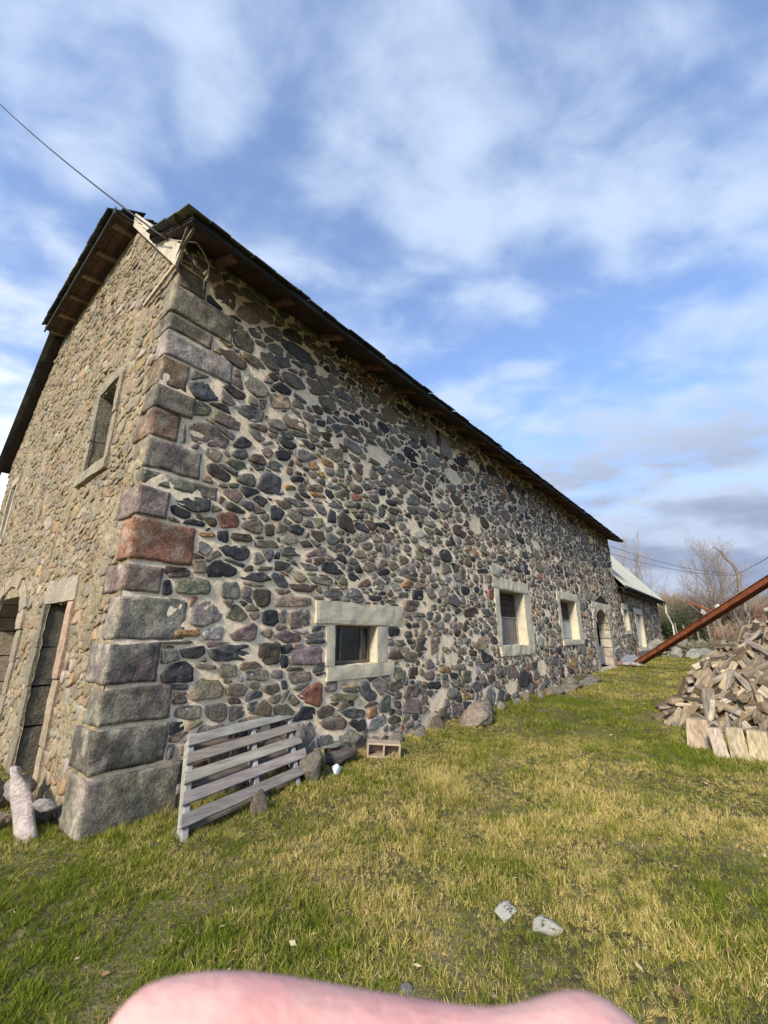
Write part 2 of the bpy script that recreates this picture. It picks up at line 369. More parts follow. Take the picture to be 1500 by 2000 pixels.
# ------------------------------------------------------------------ the barn
LEN = 20.9; WID = 8.9
barn = empty('stone_barn', B(LEN/2, -WID/2, 0), 'long basalt rubble stone barn with slate roof and pale window surrounds', 'barn')
def LW(u, o, z): return B(u, o, z)                 # long wall: out = +v
def GW(t, o, z): return B(-o, -t, z)               # gable wall: out = -u
OPEN_L = [(2.72, 3.59, 1.15, 1.69), (8.04, 9.57, 1.30, 2.62), (12.5, 14.15, 1.40, 2.66), (16.4, 18.5, .40, 2.05), (16.75, 18.15, 2.05, 2.5), (5.50, 5.66, 5.46, 5.84)]
OPEN_G = [(1.50, 2.42, .0, 1.93), (1.36, 2.10, 3.62, 4.82), (3.85, 5.95, .0, 1.70), (4.15, 5.65, 1.70, 2.15), (7.35, 7.85, 3.5, 4.75), (3.35, 3.52, 7.0, 7.45)]
def wall_sheet(fr, us, topf, nzr, opens, name, m, amp):
    v = []; f = []; nz = nzr
    for u in us:
        tp = topf(u)
        for k in range(nz+1):
            z = -.3+(tp+.3)*k/nz
            q = Vector((u*2.1, z*2.1, 1)); d = noise.noise(q*1.0)*amp*1.2+noise.noise(q*4.3)*amp+noise.noise(q*11)*amp*.6
            v.append(fr(u, d, z))
    for i in range(len(us)-1):
        uc = (us[i]+us[i+1])/2; tp = topf(uc)
        for k in range(nz):
            zc = -.3+(tp+.3)*(k+.5)/nz
            if any(a < uc < b and c < zc < d for a, b, c, d in opens): continue
            f.append((i*(nz+1)+k, (i+1)*(nz+1)+k, (i+1)*(nz+1)+k+1, i*(nz+1)+k+1))
    me = D.meshes.new(name); me.from_pydata(v, [], f); return link(name, me, barn, [m], smooth=True)
us = [i*.045 for i in range(int(7/.045)+1)]; us += [us[-1]+.1*i for i in range(1, int((LEN-us[-1])/.1)+2)]
long_wall = wall_sheet(LW, us, lambda u: 6.15, 140, OPEN_L, 'long_wall', M_MORT, .0055)
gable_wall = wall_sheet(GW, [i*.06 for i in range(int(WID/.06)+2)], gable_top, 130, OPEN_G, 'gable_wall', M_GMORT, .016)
mb = MB(); mb.box(.3, LEN, -WID, -WID+.5, -.2, 5.5); mb.box(LEN-.5, LEN-.004, -WID+.5, -.05, -.2, 5.5)
mb.add([B(LEN-.3, -.1, 5.5), B(LEN-.3, -WID+.1, 5.5), B(LEN-.3, -4.2, 10.1)], [(0, 1, 2)]); mb.build('rear_wall', M_GMORT, barn)
mb = MB(); mb.box(.85, LEN-.6, -.62, -.60, -.1, 6.2); mb.add([B(.80, -.62, -.1), B(.80, -WID+.6, -.1), B(.80, -WID+.6, 5.4), B(.80, -6.3, 7.7), B(.80, -2.2, 7.7), B(.80, -.62, 6.2)], [(0, 1, 2, 3, 4, 5)]); mb.build('inner_dark_sheet', M_DARK, barn)  # near-black sheets added behind the openings so the inside stays dark
# ------------------------------------------------------------------ window and door surrounds (parts of the barn)
def part(name, m, build, parent=barn, bevel=0, smooth=False, label=None, col=None):
    q = MB(); build(q); o = q.build(name, m, parent, bevel=bevel, smooth=smooth)
    if label: o['label'] = label
    return o
OBS_L = []; OBS_G = []
def surround(u0, u1, z0, z1, lj, rj, lint, sill, depth, name):
    """concrete frame: lintel, sill and two jambs round the opening u0..u1, z0..z1"""
    la, lb, lh = lint; sa, sb, sh = sill
    part('lintel', M_CONC, lambda q: rough_box(q, u0-la, u1+lb, -depth, .028, z1, z1+lh, .013, .06, fr=LW, seed=1, rnd=.012))
    part('window_sill', M_CONC, lambda q: rough_box(q, u0-sa, u1+sb, -depth, .040, z0-sh, z0, .013, .06, fr=LW, seed=2, rnd=.012))
    part('jamb', M_CONC, lambda q: rough_box(q, u0-lj, u0, -depth, .020, z0+.002, z1-.002, .009, .06, fr=LW, seed=3, rnd=.01))
    part('jamb', M_CONC, lambda q: rough_box(q, u1, u1+rj, -depth, .020, z0+.002, z1-.002, .009, .06, fr=LW, seed=4, rnd=.01))
    OBS_L.extend([rect(u0-la, u1+lb, z1-.02, z1+lh), rect(u0-sa, u1+sb, z0-sh, z0+.02), rect(u0-lj, u1+rj, z0-.02, z1+.02)])
surround(2.72, 3.59, 1.15, 1.69, .17, .25, (.38, .67, .31), (.15, .40, .19), .34, 'small')
surround(8.04, 9.57, 1.30, 2.62, .24, .42, (.34, .32, .27), (.15, .40, .22), .42, 'mid')
surround(12.5, 14.15, 1.40, 2.66, .28, .45, (.25, .35, .25), (.15, .40, .16), .42, 'far')
def window(u0, u1, z0, z1, d, mull, rails, glass_split=None, fcol=(.16, .125, .09), fw=.045):
    q = MB()
    for a, b, c, e in ((u0, u0+fw, z0, z1), (u1-fw, u1, z0, z1), (u0+fw, u1-fw, z0, z0+fw), (u0+fw, u1-fw, z1-fw, z1)):
        q.box(a, b, -d-.05, -d, c, e, fr=LW, col=fcol)
    for mu in mull: q.box(mu-.02, mu+.02, -d-.045, -d-.004, z0+fw, z1-fw, fr=LW, col=fcol)
    for rz in rails: q.box(u0+fw, u1-fw, -d-.043, -d-.006, rz-.02, rz+.02, fr=LW, col=fcol)
    w = q.build('window', M_GREYW, barn, bevel=.004)
    return w
w = window(2.72, 3.59, 1.15, 1.69, .13, (2.96, 3.40), ())
for a, b in ((2.765, 2.94), (2.98, 3.38), (3.42, 3.545)):
    part('pane', M_GLASS, lambda q: q.box(a, b, -.160, -.155, 1.195, 1.645, fr=LW), w)
M_PALEG = mat('dusty_glass', base=(.10, .11, .115), nz=((3, .3), (14, .3)), bump=0, rough=.25, spec=.5)
M_NET = mat('net_curtain', base=(.42, .44, .44), nz=((6, .2),), bump=0, rough=.6)
for (u0, u1, z0, z1, mid, M_) in ((8.04, 9.57, 1.30, 2.62, 1.97, M_PALEG), (12.5, 14.15, 1.40, 2.66, 2.02, M_NET)):
    w = window(u0, u1, z0, z1, .23, (), (mid,), fcol=(.30, .28, .26))
    part('pane', M_, lambda q: q.box(u0+.05, u1-.05, -.265, -.26, z0+.05, mid-.021, fr=LW), w)
    n = 4
    for k in range(n):
        za = mid+.022+(z1-.045-mid-.022)*k/n; zb = mid+.022+(z1-.045-mid-.022)*(k+1)/n-.012
        part('board', M_DARKW, lambda q: q.box(u0+.05, u1-.05, -.275, -.255-.006*(k % 2), za, zb, fr=LW, col=(.06, .038, .028)), w)
# loft slit between two pale blocks
part('pale_block', M_STONE, lambda q: rough_box(q, 5.16, 5.50, -.25, .045, 5.34, 5.86, .01, .07, (.26, .23, .215), LW, 5, .02), long_wall)
part('pale_block', M_STONE, lambda q: rough_box(q, 5.66, 6.02, -.25, .045, 5.28, 5.80, .01, .07, (.25, .22, .21), LW, 6, .02), long_wall)
OBS_L += [rect(5.16, 6.02, 5.28, 5.9)]
# arched doorway with relieving niche
def arch_ring(q, fr, c, z, r0, r1, d0, d1, a0, a1, col, rz=1.0, n=5):
    vs = []
    for k in range(n+1):
        a = a0+(a1-a0)*k/n
        for r in (r0, r1):
            for d in (d0, d1): vs.append(fr(c+r*math.cos(a), d, z+r*math.sin(a)*rz))
    fs = []
    for k in range(n):
        o = k*4; fs += [(o, o+1, o+5, o+4), (o+2, o+6, o+7, o+3), (o+1, o+3, o+7, o+5), (o, o+4, o+6, o+2)]
    fs += [(0, 2, 3, 1), (n*4, n*4+1, n*4+3, n*4+2)]; q.add(vs, fs, col)
for k in range(9):
    a0 = math.pi*k/9+.012; a1 = math.pi*(k+1)/9-.012
    part('voussoir', M_STONE, lambda q: arch_ring(q, LW, 17.45, 1.75, 1.05, 1.42+.04*(k % 2), -.4, .03+.008*(k % 3), a0, a1, shade((.40, .36, .30), .1), .74), long_wall, bevel=.008)
for s, (a, b) in enumerate(((16.05, 16.40), (18.50, 18.85))):
    for k in range(4):
        z0 = .35+k*.35; part('jamb_stone', M_STONE, lambda q: rough_box(q, a-(.12 if (k+s) % 2 and s == 0 else 0), b+(.12 if (k+s) % 2 and s else 0), -.4, .03, z0+.006, z0+.344, .008, .1, shade((.36, .32, .27), .12), LW, k+9*s, .02), long_wall)
part('lintel', M_CONC, lambda q: rough_box(q, 16.2, 19.3, -.2, .03, 2.56, 2.80, .01, .1, fr=LW, seed=4, rnd=.015))
def niche(q):
    q.add([LW(16.6, -.12, 2.80), LW(19.2, -.12, 2.80), LW(17.9, -.12, 3.16)], [(0, 1, 2)])
part('niche_dark_fill', M_DARK, lambda q: q.add([LW(16.7, .028, 2.815), LW(19.0, .028, 2.815), LW(17.85, .028, 3.14), LW(16.7, -.1, 2.815), LW(19.0, -.1, 2.815), LW(17.85, -.1, 3.14)], [(0, 1, 2), (5, 4, 3), (0, 3, 4, 1), (1, 4, 5, 2), (2, 5, 3, 0)]), long_wall)  # filled prism; the shade of the recess is its near-black colour
OBS_L += [rect(16.05, 18.85, -.1, 2.0), rect(16.1, 18.9, 1.9, 2.56), rect(16.2, 19.3, 2.5, 2.82), [(16.6, 2.8), (19.15, 2.8), (17.85, 3.2)]]
dr = part('door', M_GREYW, lambda q: q.box(16.4, 18.5, -.36, -.35, .35, .42, fr=LW, col=(.12, .1, .09)))
for k in range(7):
    a = 16.42+k*.296
    part('door_board', M_GREYW, lambda q: q.box(a, a+.286, -.34, -.31, .42, 1.12+.01*(k % 2), fr=LW, col=shade((.30, .31, .31), .1)), dr)
    if k in (2, 3, 4): part('door_board', M_GREYW, lambda q: q.box(a, a+.286, -.345, -.315, 1.13, 2.40, fr=LW, col=shade((.34, .30, .22), .1)), dr)
# ------------------------------------------------------------------ traced stones (barn-wall centimetres)
TR = '''Br 41,571 49,583 73,584 75,557 67,551 47,558;T 77,570 88,578 112,577 111,565 97,552 75,554;V 79,579 94,589 129,589 132,574 112,574 97,579;B 74,528 92,542 107,529 106,512 78,508;D 55,493 76,501 98,495 99,485 90,478 75,482;O 53,506 66,513 78,507 73,501;D 148,579 160,590 183,587 182,572 147,568;B 115,562 138,576 147,568 146,555 121,554;G 93,475 107,483 132,474 133,459 116,452 99,458;S 31,430 55,447 67,442 67,423 44,413 33,419;K 138,480 150,493 171,492 172,479 152,476;T 135,468 165,478 171,469 170,459 141,448;D 68,445 81,453 102,450 102,441 89,436;G 124,539 140,551 156,547 152,534 130,531;S 137,529 162,537 167,525 148,513;V 14,396 47,414 64,412 58,399 35,391 16,388;B 65,411 106,411 105,399 84,393 61,397;S 86,425 103,436 129,437 130,421 114,416 90,420;P 37,379 45,387 62,390 86,379 88,367 78,368 41,361;D 63,340 70,345 94,337 95,329 85,326 67,330;G 99,333 106,342 121,348 129,339 126,330 109,329;S 90,367 109,376 115,368 108,360 93,360;G 129,383 143,392 150,383 140,373;K 151,387 167,396 179,390 172,380 158,377;K 28,294 50,301 73,300 72,287 56,282 41,286;B 84,314 104,322 112,314 106,303 90,309;K 122,316 135,323 148,318 140,307;K 151,314 161,316 176,308 167,295 153,295;R 82,286 92,291 105,291 111,286 111,276 89,270;D 66,280 81,281 84,271 75,270;B 116,285 137,292 142,289 142,273 129,273 113,277;D 145,287 160,290 161,275 149,272;O 63,262 81,264 83,259 65,257;D 101,268 128,271 130,261 103,259;V 133,264 163,269 169,261 135,255;V 45,208 66,214 84,212 87,200 81,196 49,195;D 38,214 60,221 62,213 40,210;T 60,231 74,232 77,218 65,217;K 77,227 89,235 113,229 114,219 79,215;K 87,248 96,253 128,256 128,244 119,237 98,241;L 63,251 79,254 82,244 74,237 65,240;G 95,211 119,214 121,194 99,193;Pl 66,179 76,190 94,193 103,185 103,173 84,163 67,165;V 105,173 114,188 122,187 135,174 125,169;O 52,159 78,161 80,154 55,153;L 81,157 98,167 107,159 104,149 85,150;P 110,155 140,169 145,166 147,149 114,149;G 38,148 74,150 74,146 41,147;K 59,141 85,145 88,137 79,131 64,134;S 90,140 111,145 141,145 147,138 142,128 95,128;K 46,118 51,127 67,131 76,124 79,110 47,111;B 77,128 101,124 102,120 80,123;V 104,125 125,124 126,111 106,112;P 133,250 142,252 151,243 148,237 134,236;S 172,260 191,268 210,263 209,255 174,251;P 212,259 242,275 250,272 245,261 212,254;K 164,244 179,245 189,242 180,234 165,231;K 118,223 150,228 162,219 143,215 120,217;G 197,248 235,245 235,237 207,237;K 238,242 249,254 265,255 288,241 266,237;K 292,242 303,245 324,236 317,231 295,233;K 260,263 279,270 289,264 290,254;D 137,207 161,208 163,189 150,185 139,192;D 188,217 218,220 231,213 224,209 195,208;T 168,198 186,203 226,203 227,191 170,187;G 217,230 266,232 264,221 229,221;S 246,213 283,216 283,207 252,204;S 287,215 299,223 319,220 326,209 287,207;K 151,181 160,184 172,184 177,169 168,164 154,167;P 189,183 226,187 227,164 193,162;Pd 169,155 187,160 212,155 213,146 188,145;G 217,155 250,160 253,151 218,151;B 150,157 162,163 170,160 166,150;D 151,146 180,146 181,121 161,122 152,130;Pl 195,132 220,142 248,142 253,123 235,117 199,119;P 136,116 165,117 167,104 138,107;P 171,116 187,115 187,105 172,107;P 194,111 231,110 231,99 198,97;K 232,107 259,108 243,103;B 114,104 135,104 142,98 137,90 115,94;V 159,100 183,100 186,91 172,88 159,95;T 76,101 85,114 106,111 112,102 112,92 77,93;G 60,84 67,89 90,87 89,75 63,77;P 92,87 116,86 119,73 114,67 98,72;Pd 121,83 140,81 140,70 123,67;B 143,73 164,85 175,76 173,66;V 176,77 199,76 210,65 201,57 180,66;S 56,109 74,108 74,102 57,105;R 210,84 233,94 249,98 253,75 250,66 223,74;S 323,89 338,91 363,71 358,63 338,64 323,76;V 260,78 283,80 319,75 313,69 268,71;D 244,63 263,68 278,61 271,54 246,53;S 282,57 309,59 336,53 334,43 301,46;S 365,61 380,70 392,65 389,44 365,45;O 341,54 361,56 363,43 341,41;P 423,57 470,54 469,31 422,37;B 246,50 290,50 300,42 294,34 261,39;G 206,52 236,52 244,35 225,20 214,29;G 275,32 306,34 326,23 310,14 280,21;G 246,34 272,32 274,17 248,21;D 384,35 402,38 419,33 419,26 389,26;D 399,57 417,56 420,43 402,48;T 282,93 316,90 319,83 284,85;G 256,96 278,95 277,83 258,84;D 206,482 220,490 231,482 229,475 217,473;P 190,466 203,468 217,463 216,454 194,456;K 217,463 236,469 236,458 220,455;S 246,466 263,475 273,468 260,456;D 226,446 251,454 258,448 256,439 239,437;S 157,417 170,426 181,418 179,413 162,414;K 191,421 204,424 218,421 219,413 209,411;D 265,444 285,440 286,433 274,431;B 238,423 274,436 275,416 264,409 241,409;G 288,434 317,433 317,426 298,423;O 210,391 223,398 231,395 230,386 213,381;P 236,393 258,397 259,384 242,382;K 178,358 187,365 203,365 201,359 182,353;O 169,347 190,349 190,344 172,339;T 207,356 231,364 241,361 238,352 211,349;S 247,364 264,373 279,371 268,365;K 194,342 206,345 217,340 216,338 201,338;P 166,328 182,331 214,329 215,325 194,320;S 238,343 261,347 282,340 269,336 243,336;G 218,333 237,334 247,326 246,319 230,322;D 268,324 278,333 296,329 308,307 301,302 271,308;K 303,335 328,341 326,332 310,329;V 318,358 343,364 359,358 359,350 323,350;P 333,375 361,383 366,373 364,367 346,364;K 361,394 380,399 383,386 366,382;S 318,390 337,396 345,387 330,380;S 436,400 462,411 485,405 481,391 442,384;K 380,378 397,383 414,377 405,371 383,370;K 351,332 380,338 396,334 394,326 361,327;D 219,294 243,296 247,285 236,279 221,285;V 219,311 238,315 243,304 231,297;D 200,275 214,279 227,271 208,267;Gd 369,299 391,303 393,280 372,277;V 321,259 339,266 357,262 349,250 330,248;K 357,252 380,261 393,256 388,249 364,246;P 413,260 433,270 451,259 441,249 418,249;G 347,235 364,243 377,238 375,224 350,223;O 421,238 441,247 462,244 453,232 426,232;K 453,231 487,233 500,223 493,215 452,215;V 412,223 444,226 443,216 412,214;K 338,214 370,214 367,206 340,205;P 380,222 393,229 401,218 390,213;B 377,209 420,212 420,206 380,204;S 575,230 603,236 618,223 609,208 574,213;D 629,203 665,213 701,208 694,193 636,189;S 705,209 745,213 753,195 717,189;G 502,259 526,263 533,252 512,249;G 587,272 620,278 635,264 610,258;P 521,296 550,294 549,284 520,282;K 698,295 754,304 758,293 707,287;K 387,168 417,166 416,153 387,152;B 425,160 451,162 456,150 433,150;V 403,147 430,147 438,139 408,136;Pd 459,148 500,152 502,129 461,128;V 427,126 455,129 464,120 458,111 429,113;P 488,114 517,115 516,98 490,99;Or 533,98 568,100 571,87 532,90;D 440,103 466,104 468,84 440,86;K 563,88 597,86 596,75 570,77;K 492,76 535,76 534,62 495,66;G 579,101 622,101 625,90 582,92;P 484,94 516,94 515,79 486,81;S 448,173 472,177 475,167 451,167;T 648,338 686,347 684,335 642,328;B 455,192 489,194 492,185 457,184;D 641,127 680,124 678,112 644,114;S 685,98 722,94 720,80 688,86;G 623,149 657,149 651,137 626,137;D 626,175 644,187 655,171 632,159 621,165'''
traced = []
for s_ in TR.split(';'):
    w_ = s_.split(); traced.append((w_[0], [tuple(float(x)/100 for x in q.split(',')) for q in w_[1:]]))
QC = dict(B=(.165, .138, .108), V=(.195, .168, .132), L=(.30, .265, .225), O=(.22, .155, .10), D=(.115, .098, .08), P=(.18, .148, .13), R=(.245, .118, .08), S=(.15, .136, .12), G=(.190, .166, .133))
QUOINS = [(5.47, 5.76, .34, .40, 'B', 0), (5.07, 5.45, .74, .24, 'V', 0), (4.85, 5.05, .50, .42, 'B', -1), (4.52, 4.83, .80, .26, 'L', 0), (4.16, 4.50, .29, .46, 'O', -1),
          (3.86, 4.13, .40, .30, 'V', -1), (3.54, 3.84, .28, .42, 'O', -1), (3.18, 3.51, .57, .28, 'D', 1), (3.01, 3.16, .80, .40, 'B', 0), (2.68, 2.98, .29, .46, 'P', 0), (2.24, 2.65, .60, .24, 'R', 0),
          (1.93, 2.20, .33, .48, 'P', -1), (1.51, 1.90, .62, .27, 'V', 1), (1.13, 1.48, .41, .50, 'S', 0), (.80, 1.10, .58, .32, 'G', -1), (.44, .77, .59, .46, 'D', 0), (-.15, .41, .76, .40, 'G', 0)]
for i, (z0, z1, lu, lt, c, br) in enumerate(QUOINS):
    col = shade(tuple(x*(1.25 if br > 0 else .85 if br < 0 else 1) for x in QC[c]), .06)
    k = max(0, 1.2-z0)*.04
    q = MB(); pr = .007+.007*(i*7 % 4)+k*.5
    rough_box(q, -pr*.8, lu, -lt, pr, z0+.004, z1-.004, .010, .034, col, B, 20+i, .004, 11.0); vary(q, 0, .42, (.50, .45, .35) if z0 < 2 and i % 2 else (.36, .33, .26))
    o = q.build('quoin', M_STONE, long_wall, smooth=True)
    OBS_L.append(rect(-.1, lu+.01, z0-.02, z1+.02)); OBS_G.append(rect(-.1, lt+.01, z0-.02, z1+.02))
for c, p in traced:
    m = [sum(a for a, b in p)/len(p), sum(b for a, b in p)/len(p)]
    OBS_L.append([(m[0]+(a-m[0])*1.05+.008*(1 if a > m[0] else -1), m[1]+(b-m[1])*1.05+.008*(1 if b > m[1] else -1)) for a, b in p])
def hull(p):
    p = sorted(set(p)); 
    def half(s):
        h = []
        for q in s:
            while len(h) > 1 and (h[-1][0]-h[-2][0])*(q[1]-h[-2][1])-(h[-1][1]-h[-2][1])*(q[0]-h[-2][0]) <= 0: h.pop()
            h.append(q)
        return h[:-1]
    return half(p)+half(p[::-1])
OBS_L = [hull(p) for p in OBS_L]
WTS = [('K', 12), ('S', 11), ('G', 21), ('B', 27), ('P', 9), ('D', 13), ('V', 11), ('T', 5), ('O', 2.2), ('R', 1.5), ('L', 2.5)]
def pick(w):
    t = random.uniform(0, sum(x for _, x in w)); 
    for k, x in w:
        t -= x
        if t <= 0: return k
    return 'G'
PC, PS = math.cos(TILT), math.sin(TILT)
def pxarea(poly, fr):
    q = []
    for a, b in poly:
        x, y, z = fr(a, 0, b); z -= EYE; F = y*PC+z*PS
        if F < .1: return 0
        q.append((750+810*x/F, 1000-810*(-y*PS+z*PC)/F))
    cx = sum(a for a, b in q)/len(q); cy = sum(b for a, b in q)/len(q)
    if not (-20 < cx < 1520 and -20 < cy < 2020): return 0
    return parea(q)
random.seed(11)
cellsL = rubble(.0, LEN, 6.1, 1.95, lambda u, z: random.choice((.045, .06, .08, .095, .11, .13, .15, .19))*(1.12 if u < 2.5 else 1.12 if u > 6 else 1)*(1.15 if z < .8 else 1), OBS_L, lambda u, z: random.uniform(.003, .015)+(.003 if u > 4 else 0) if 5.2 > z > .9 else random.uniform(.002, .010))
OBS_G += [rect(1.36-.16, 2.10+.16, 3.45, 5.0), rect(1.3, 2.62, -.2, 2.15), rect(3.55, 6.25, -.2, 1.7), hull([(4.9+1.38*math.cos(a), 1.65+.98*math.sin(a)) for a in [math.pi*k/8 for k in range(9)]]), rect(7.2, 8.0, 3.35, 4.95), rect(3.35, 3.52, 7.0, 7.45)]
cellsG = [p for p in rubble(.0, WID, 8.0, 1.5, lambda u, z: random.choice((.045, .06, .08, .10, .13))*(1 if u < 3 else 1.15), OBS_G, lambda u, z: random.uniform(.004, .013)) if max(b for a, b in p) < gable_top(sum(a for a, b in p)/len(p))-.02]
allst = []
for c, p in traced:
    k = 1.35 if c.endswith('l') else 1.0 if c.endswith('r') else .75 if c.endswith('d') else 1.0
    allst.append((pxarea(p, LW)*1.3, 'L', hull(p), tuple(x*k for x in PAL[c[0]])))
for p in cellsL: 
    if random.random() > .035: allst.append((pxarea(p, LW), 'L', p, PAL[pick(WTS)]))
WG = [('T', 30), ('G', 16), ('V', 16), ('L', 10), ('B', 14), ('O', 9), ('P', 8), ('S', 4)]
for p in cellsG: allst.append((pxarea(p, GW), 'G', p, tuple(.62*x+.38*y for x, y in zip(PAL[pick(WG)], (.30, .24, .15)))))
allst.sort(key=lambda s: -s[0])
restL, restG = MB(), MB()
for i, (ar, w, p, c) in enumerate(allst):
    fr = LW if w == 'L' else GW; c = shade(c)
    prot = random.uniform(.011, .024) if w == 'L' else random.uniform(.004, .017)
    if i < 283:
        q = MB(); stone(q, p, fr, prot, 16 if ar > 900 else 12, FINE if ar > 500 else MID, c)
        q.build('stone', M_STONE if w == 'L' else M_GST, long_wall if w == 'L' else gable_wall, smooth=True)
    else:
        n, rg = (12, MID) if ar > 150 else (9, MID) if ar > 60 else (8, COARSE)
        stone(restL if w == 'L' else restG, p, fr, prot, n, rg, c)
o = restL.build('rubble_stones', M_STONE, long_wall, smooth=True); o['kind'] = 'stuff'
o = restG.build('rubble_stones', M_GST, gable_wall, smooth=True); o['kind'] = 'stuff'
print('stones', len(cellsL), len(cellsG), len(restL.f)+len(restG.f))
# ------------------------------------------------------------------ gable openings
JC = (.33, .25, .175)
def gbox(name, t0, t1, o0, o1, z0, z1, col, amp=.008, sd=0, m=M_GST, parent=None, res=.1):
    return part(name, m, lambda q: rough_box(q, t0, t1, o0, o1, z0, z1, amp, res, col, GW, sd, .015), parent or gable_wall)
# narrow doorway
gbox('lintel_stone', 1.34, 2.62, -.72, .03, 1.93, 2.22, (.33, .285, .225), sd=1)
for k, (z0, z1, w_) in enumerate(((-.1, .45, .18), (.45, 1.1, .24), (1.1, 1.93, .20))):
    gbox('jamb_stone', 1.50-w_, 1.50, -.72, .028+.008*k, z0+.006, z1-.006, shade(JC, .1), sd=30+k)
for k, (z0, z1, w_) in enumerate(((-.1, .5, .26), (.5, .95, .2), (.95, 1.4, .28), (1.4, 1.93, .18))):  # far-side stones coloured darker, standing in for the shaded reveal
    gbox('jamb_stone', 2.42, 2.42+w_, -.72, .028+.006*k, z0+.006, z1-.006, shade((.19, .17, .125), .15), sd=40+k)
part('doorway_dark_sheet', M_DARK, lambda q: q.box(1.5, 2.42, -.74, -.73, -.1, 1.93, fr=GW), gable_wall)
dg = part('door', M_DARKW, lambda q: q.box(1.52, 2.40, -.70, -.685, 0, 1.9, fr=GW, col=(.05, .045, .04)))
for k in range(5): part('door_board', M_DARKW, lambda q: q.box(1.53+k*.173, 1.53+k*.173+.165, -.684, -.66, .03, 1.88, fr=GW, col=shade((.07, .06, .05), .2)), dg)
# loft window
gbox('jamb_stone', 1.20, 1.36, -.64, .03, 3.62, 4.25, (.26, .22, .165), sd=3); gbox('jamb_stone', 1.22, 1.36, -.64, .036, 4.26, 4.82, (.27, .225, .17), sd=4)
gbox('jamb_stone', 2.10, 2.24, -.64, .03, 3.62, 4.12, (.22, .195, .14), sd=5); gbox('jamb_stone', 2.10, 2.26, -.64, .034, 4.13, 4.82, (.23, .205, .15), sd=6)
gbox('lintel_stone', 1.2, 2.28, -.64, .03, 4.82, 5.0, (.26, .225, .165), sd=7); gbox('sill_stone', 1.15, 2.3, -.64, .06, 3.46, 3.62, (.30, .26, .19), sd=8)
part('shutter', M_DARKW, lambda q: q.box(1.37, 2.09, -.62, -.60, 3.63, 4.81, fr=GW, col=(.03, .026, .022)))
# arched barn doorway
for k in range(9):
    a0 = math.pi*k/9+.01; a1 = math.pi*(k+1)/9-.01
    part('voussoir', M_GST, lambda q: arch_ring(q, GW, 4.9, 1.62, 1.05, 1.34+.05*(k % 2), -.35, .035+.008*(k % 3), a0, a1, shade((.30, .255, .185), .12), .66), gable_wall, bevel=.01)
for s, (a, b) in enumerate(((3.56, 3.85), (5.95, 6.22))):
    for k in range(4): gbox('jamb_stone', a, b, -.5, .03+.006*(k % 2), -.1+k*.43, .32+k*.43, shade((.28, .24, .175), .12), sd=50+k+7*s)
bd = part('barn_door_void', M_DARKW, lambda q: q.box(3.8, 6.0, -.62, -.61, -.1, 2.35, fr=GW, col=(.05, .045, .04)))  # near-black sheet behind the boards paints the dark void above them
for k in range(11):
    part('door_board', M_GREYW, lambda q: q.box(3.86+k*.19, 3.86+k*.19+.182, -.40, -.37, .04, 1.55+.012*(k % 2), fr=GW, col=shade((.33, .33, .31), .15)), bd)
gbox('jamb_stone', 7.22, 7.35, -.45, .03, 3.5, 4.75, (.38, .34, .27), sd=3); gbox('jamb_stone', 7.85, 7.98, -.45, .03, 3.5, 4.75, (.38, .34, .27), sd=4)
gbox('lintel_stone', 7.2, 8.0, -.45, .03, 4.75, 4.93, (.38, .34, .27), sd=5); gbox('sill_stone', 7.2, 8.0, -.45, .05, 3.36, 3.5, (.40, .36, .28), sd=6)
part('shutter', M_DARKW, lambda q: q.box(7.36, 7.84, -.40, -.38, 3.5, 4.75, fr=GW, col=(.04, .035, .03)))
part('pale_strip', M_GREYW, lambda q: q.bar(GW(.84, .05, 5.62), GW(-.02, .05, 5.70), .03, .05, col=(.45, .38, .29)), label='thin pale lath on the gable below the roof')
# ------------------------------------------------------------------ roof
PROF = [(.62, 5.865), (-.70, 6.55), (-4.2, 10.26)]          # near slope, upper face (v, z)
BACK = [(-4.2, 10.26), (-6.25, 8.12), (-9.2, 5.50)]
roof = D.objects.new('roof', None)
def slab(q, pts, th, col):   # planar polygon in barn coordinates, thickened downward
    up = [B(*p) for p in pts]; dn = [B(p[0], p[1], p[2]-th) for p in pts]; n = len(pts)
    q.add(up+dn, [tuple(range(n)), tuple(range(2*n-1, n-1, -1))]+[(i, i+n, (i+1) % n+n, (i+1) % n) for i in range(n)], col)
VO = -.16; U1 = LEN+.12; HE = -.36
q = MB(); dk = (.035, .028, .022)
slab(q, [(VO, .60, 5.86), (U1, .60, 5.86), (U1, -.70, 6.54), (VO, -.70, 6.54)], .03, dk)
slab(q, [(-.03, -.702, 6.54), (U1, -.702, 6.54), (U1, -4.2, 10.22), (2.6, -4.2, 10.22), (HE+.02, -2.1, 8.04), (-.03, -2.1, 8.04)], .04, dk)
slab(q, [(U1, -4.202, 10.22), (U1, -6.25, 8.08), (HE+.02, -6.25, 8.08), (2.6, -4.202, 10.22)], .04, dk)
slab(q, [(U1, -6.252, 8.08), (U1, -9.15, 5.50), (VO, -9.15, 5.50), (VO, -6.252, 8.08)], .04, dk)
slab(q, [(HE, -2.1, 8.02), (2.6, -4.2, 10.20), (HE, -6.25, 8.02)], .04, (.09, .055, .035))
roof = q.build('roof', M_DARKW, barn)
def slate(q, c, au, av, nrm, w, l, col):   # centre, across, down-slope, normal
    c = Vector(c); t = .010+.006*random.random(); a = au*(w/2); b = av*(l/2); k = nrm*t; tl = nrm*(.012+.01*random.random())
    cutn = random.uniform(.0, .25)
    p = [c-a-b, c+a-b, c+a+b*(1-cutn*.3)+tl, c-a+b*(1-cutn*.2)+tl]; q.hexa([tuple(x) for x in p]+[tuple(x+k) for x in p], col)
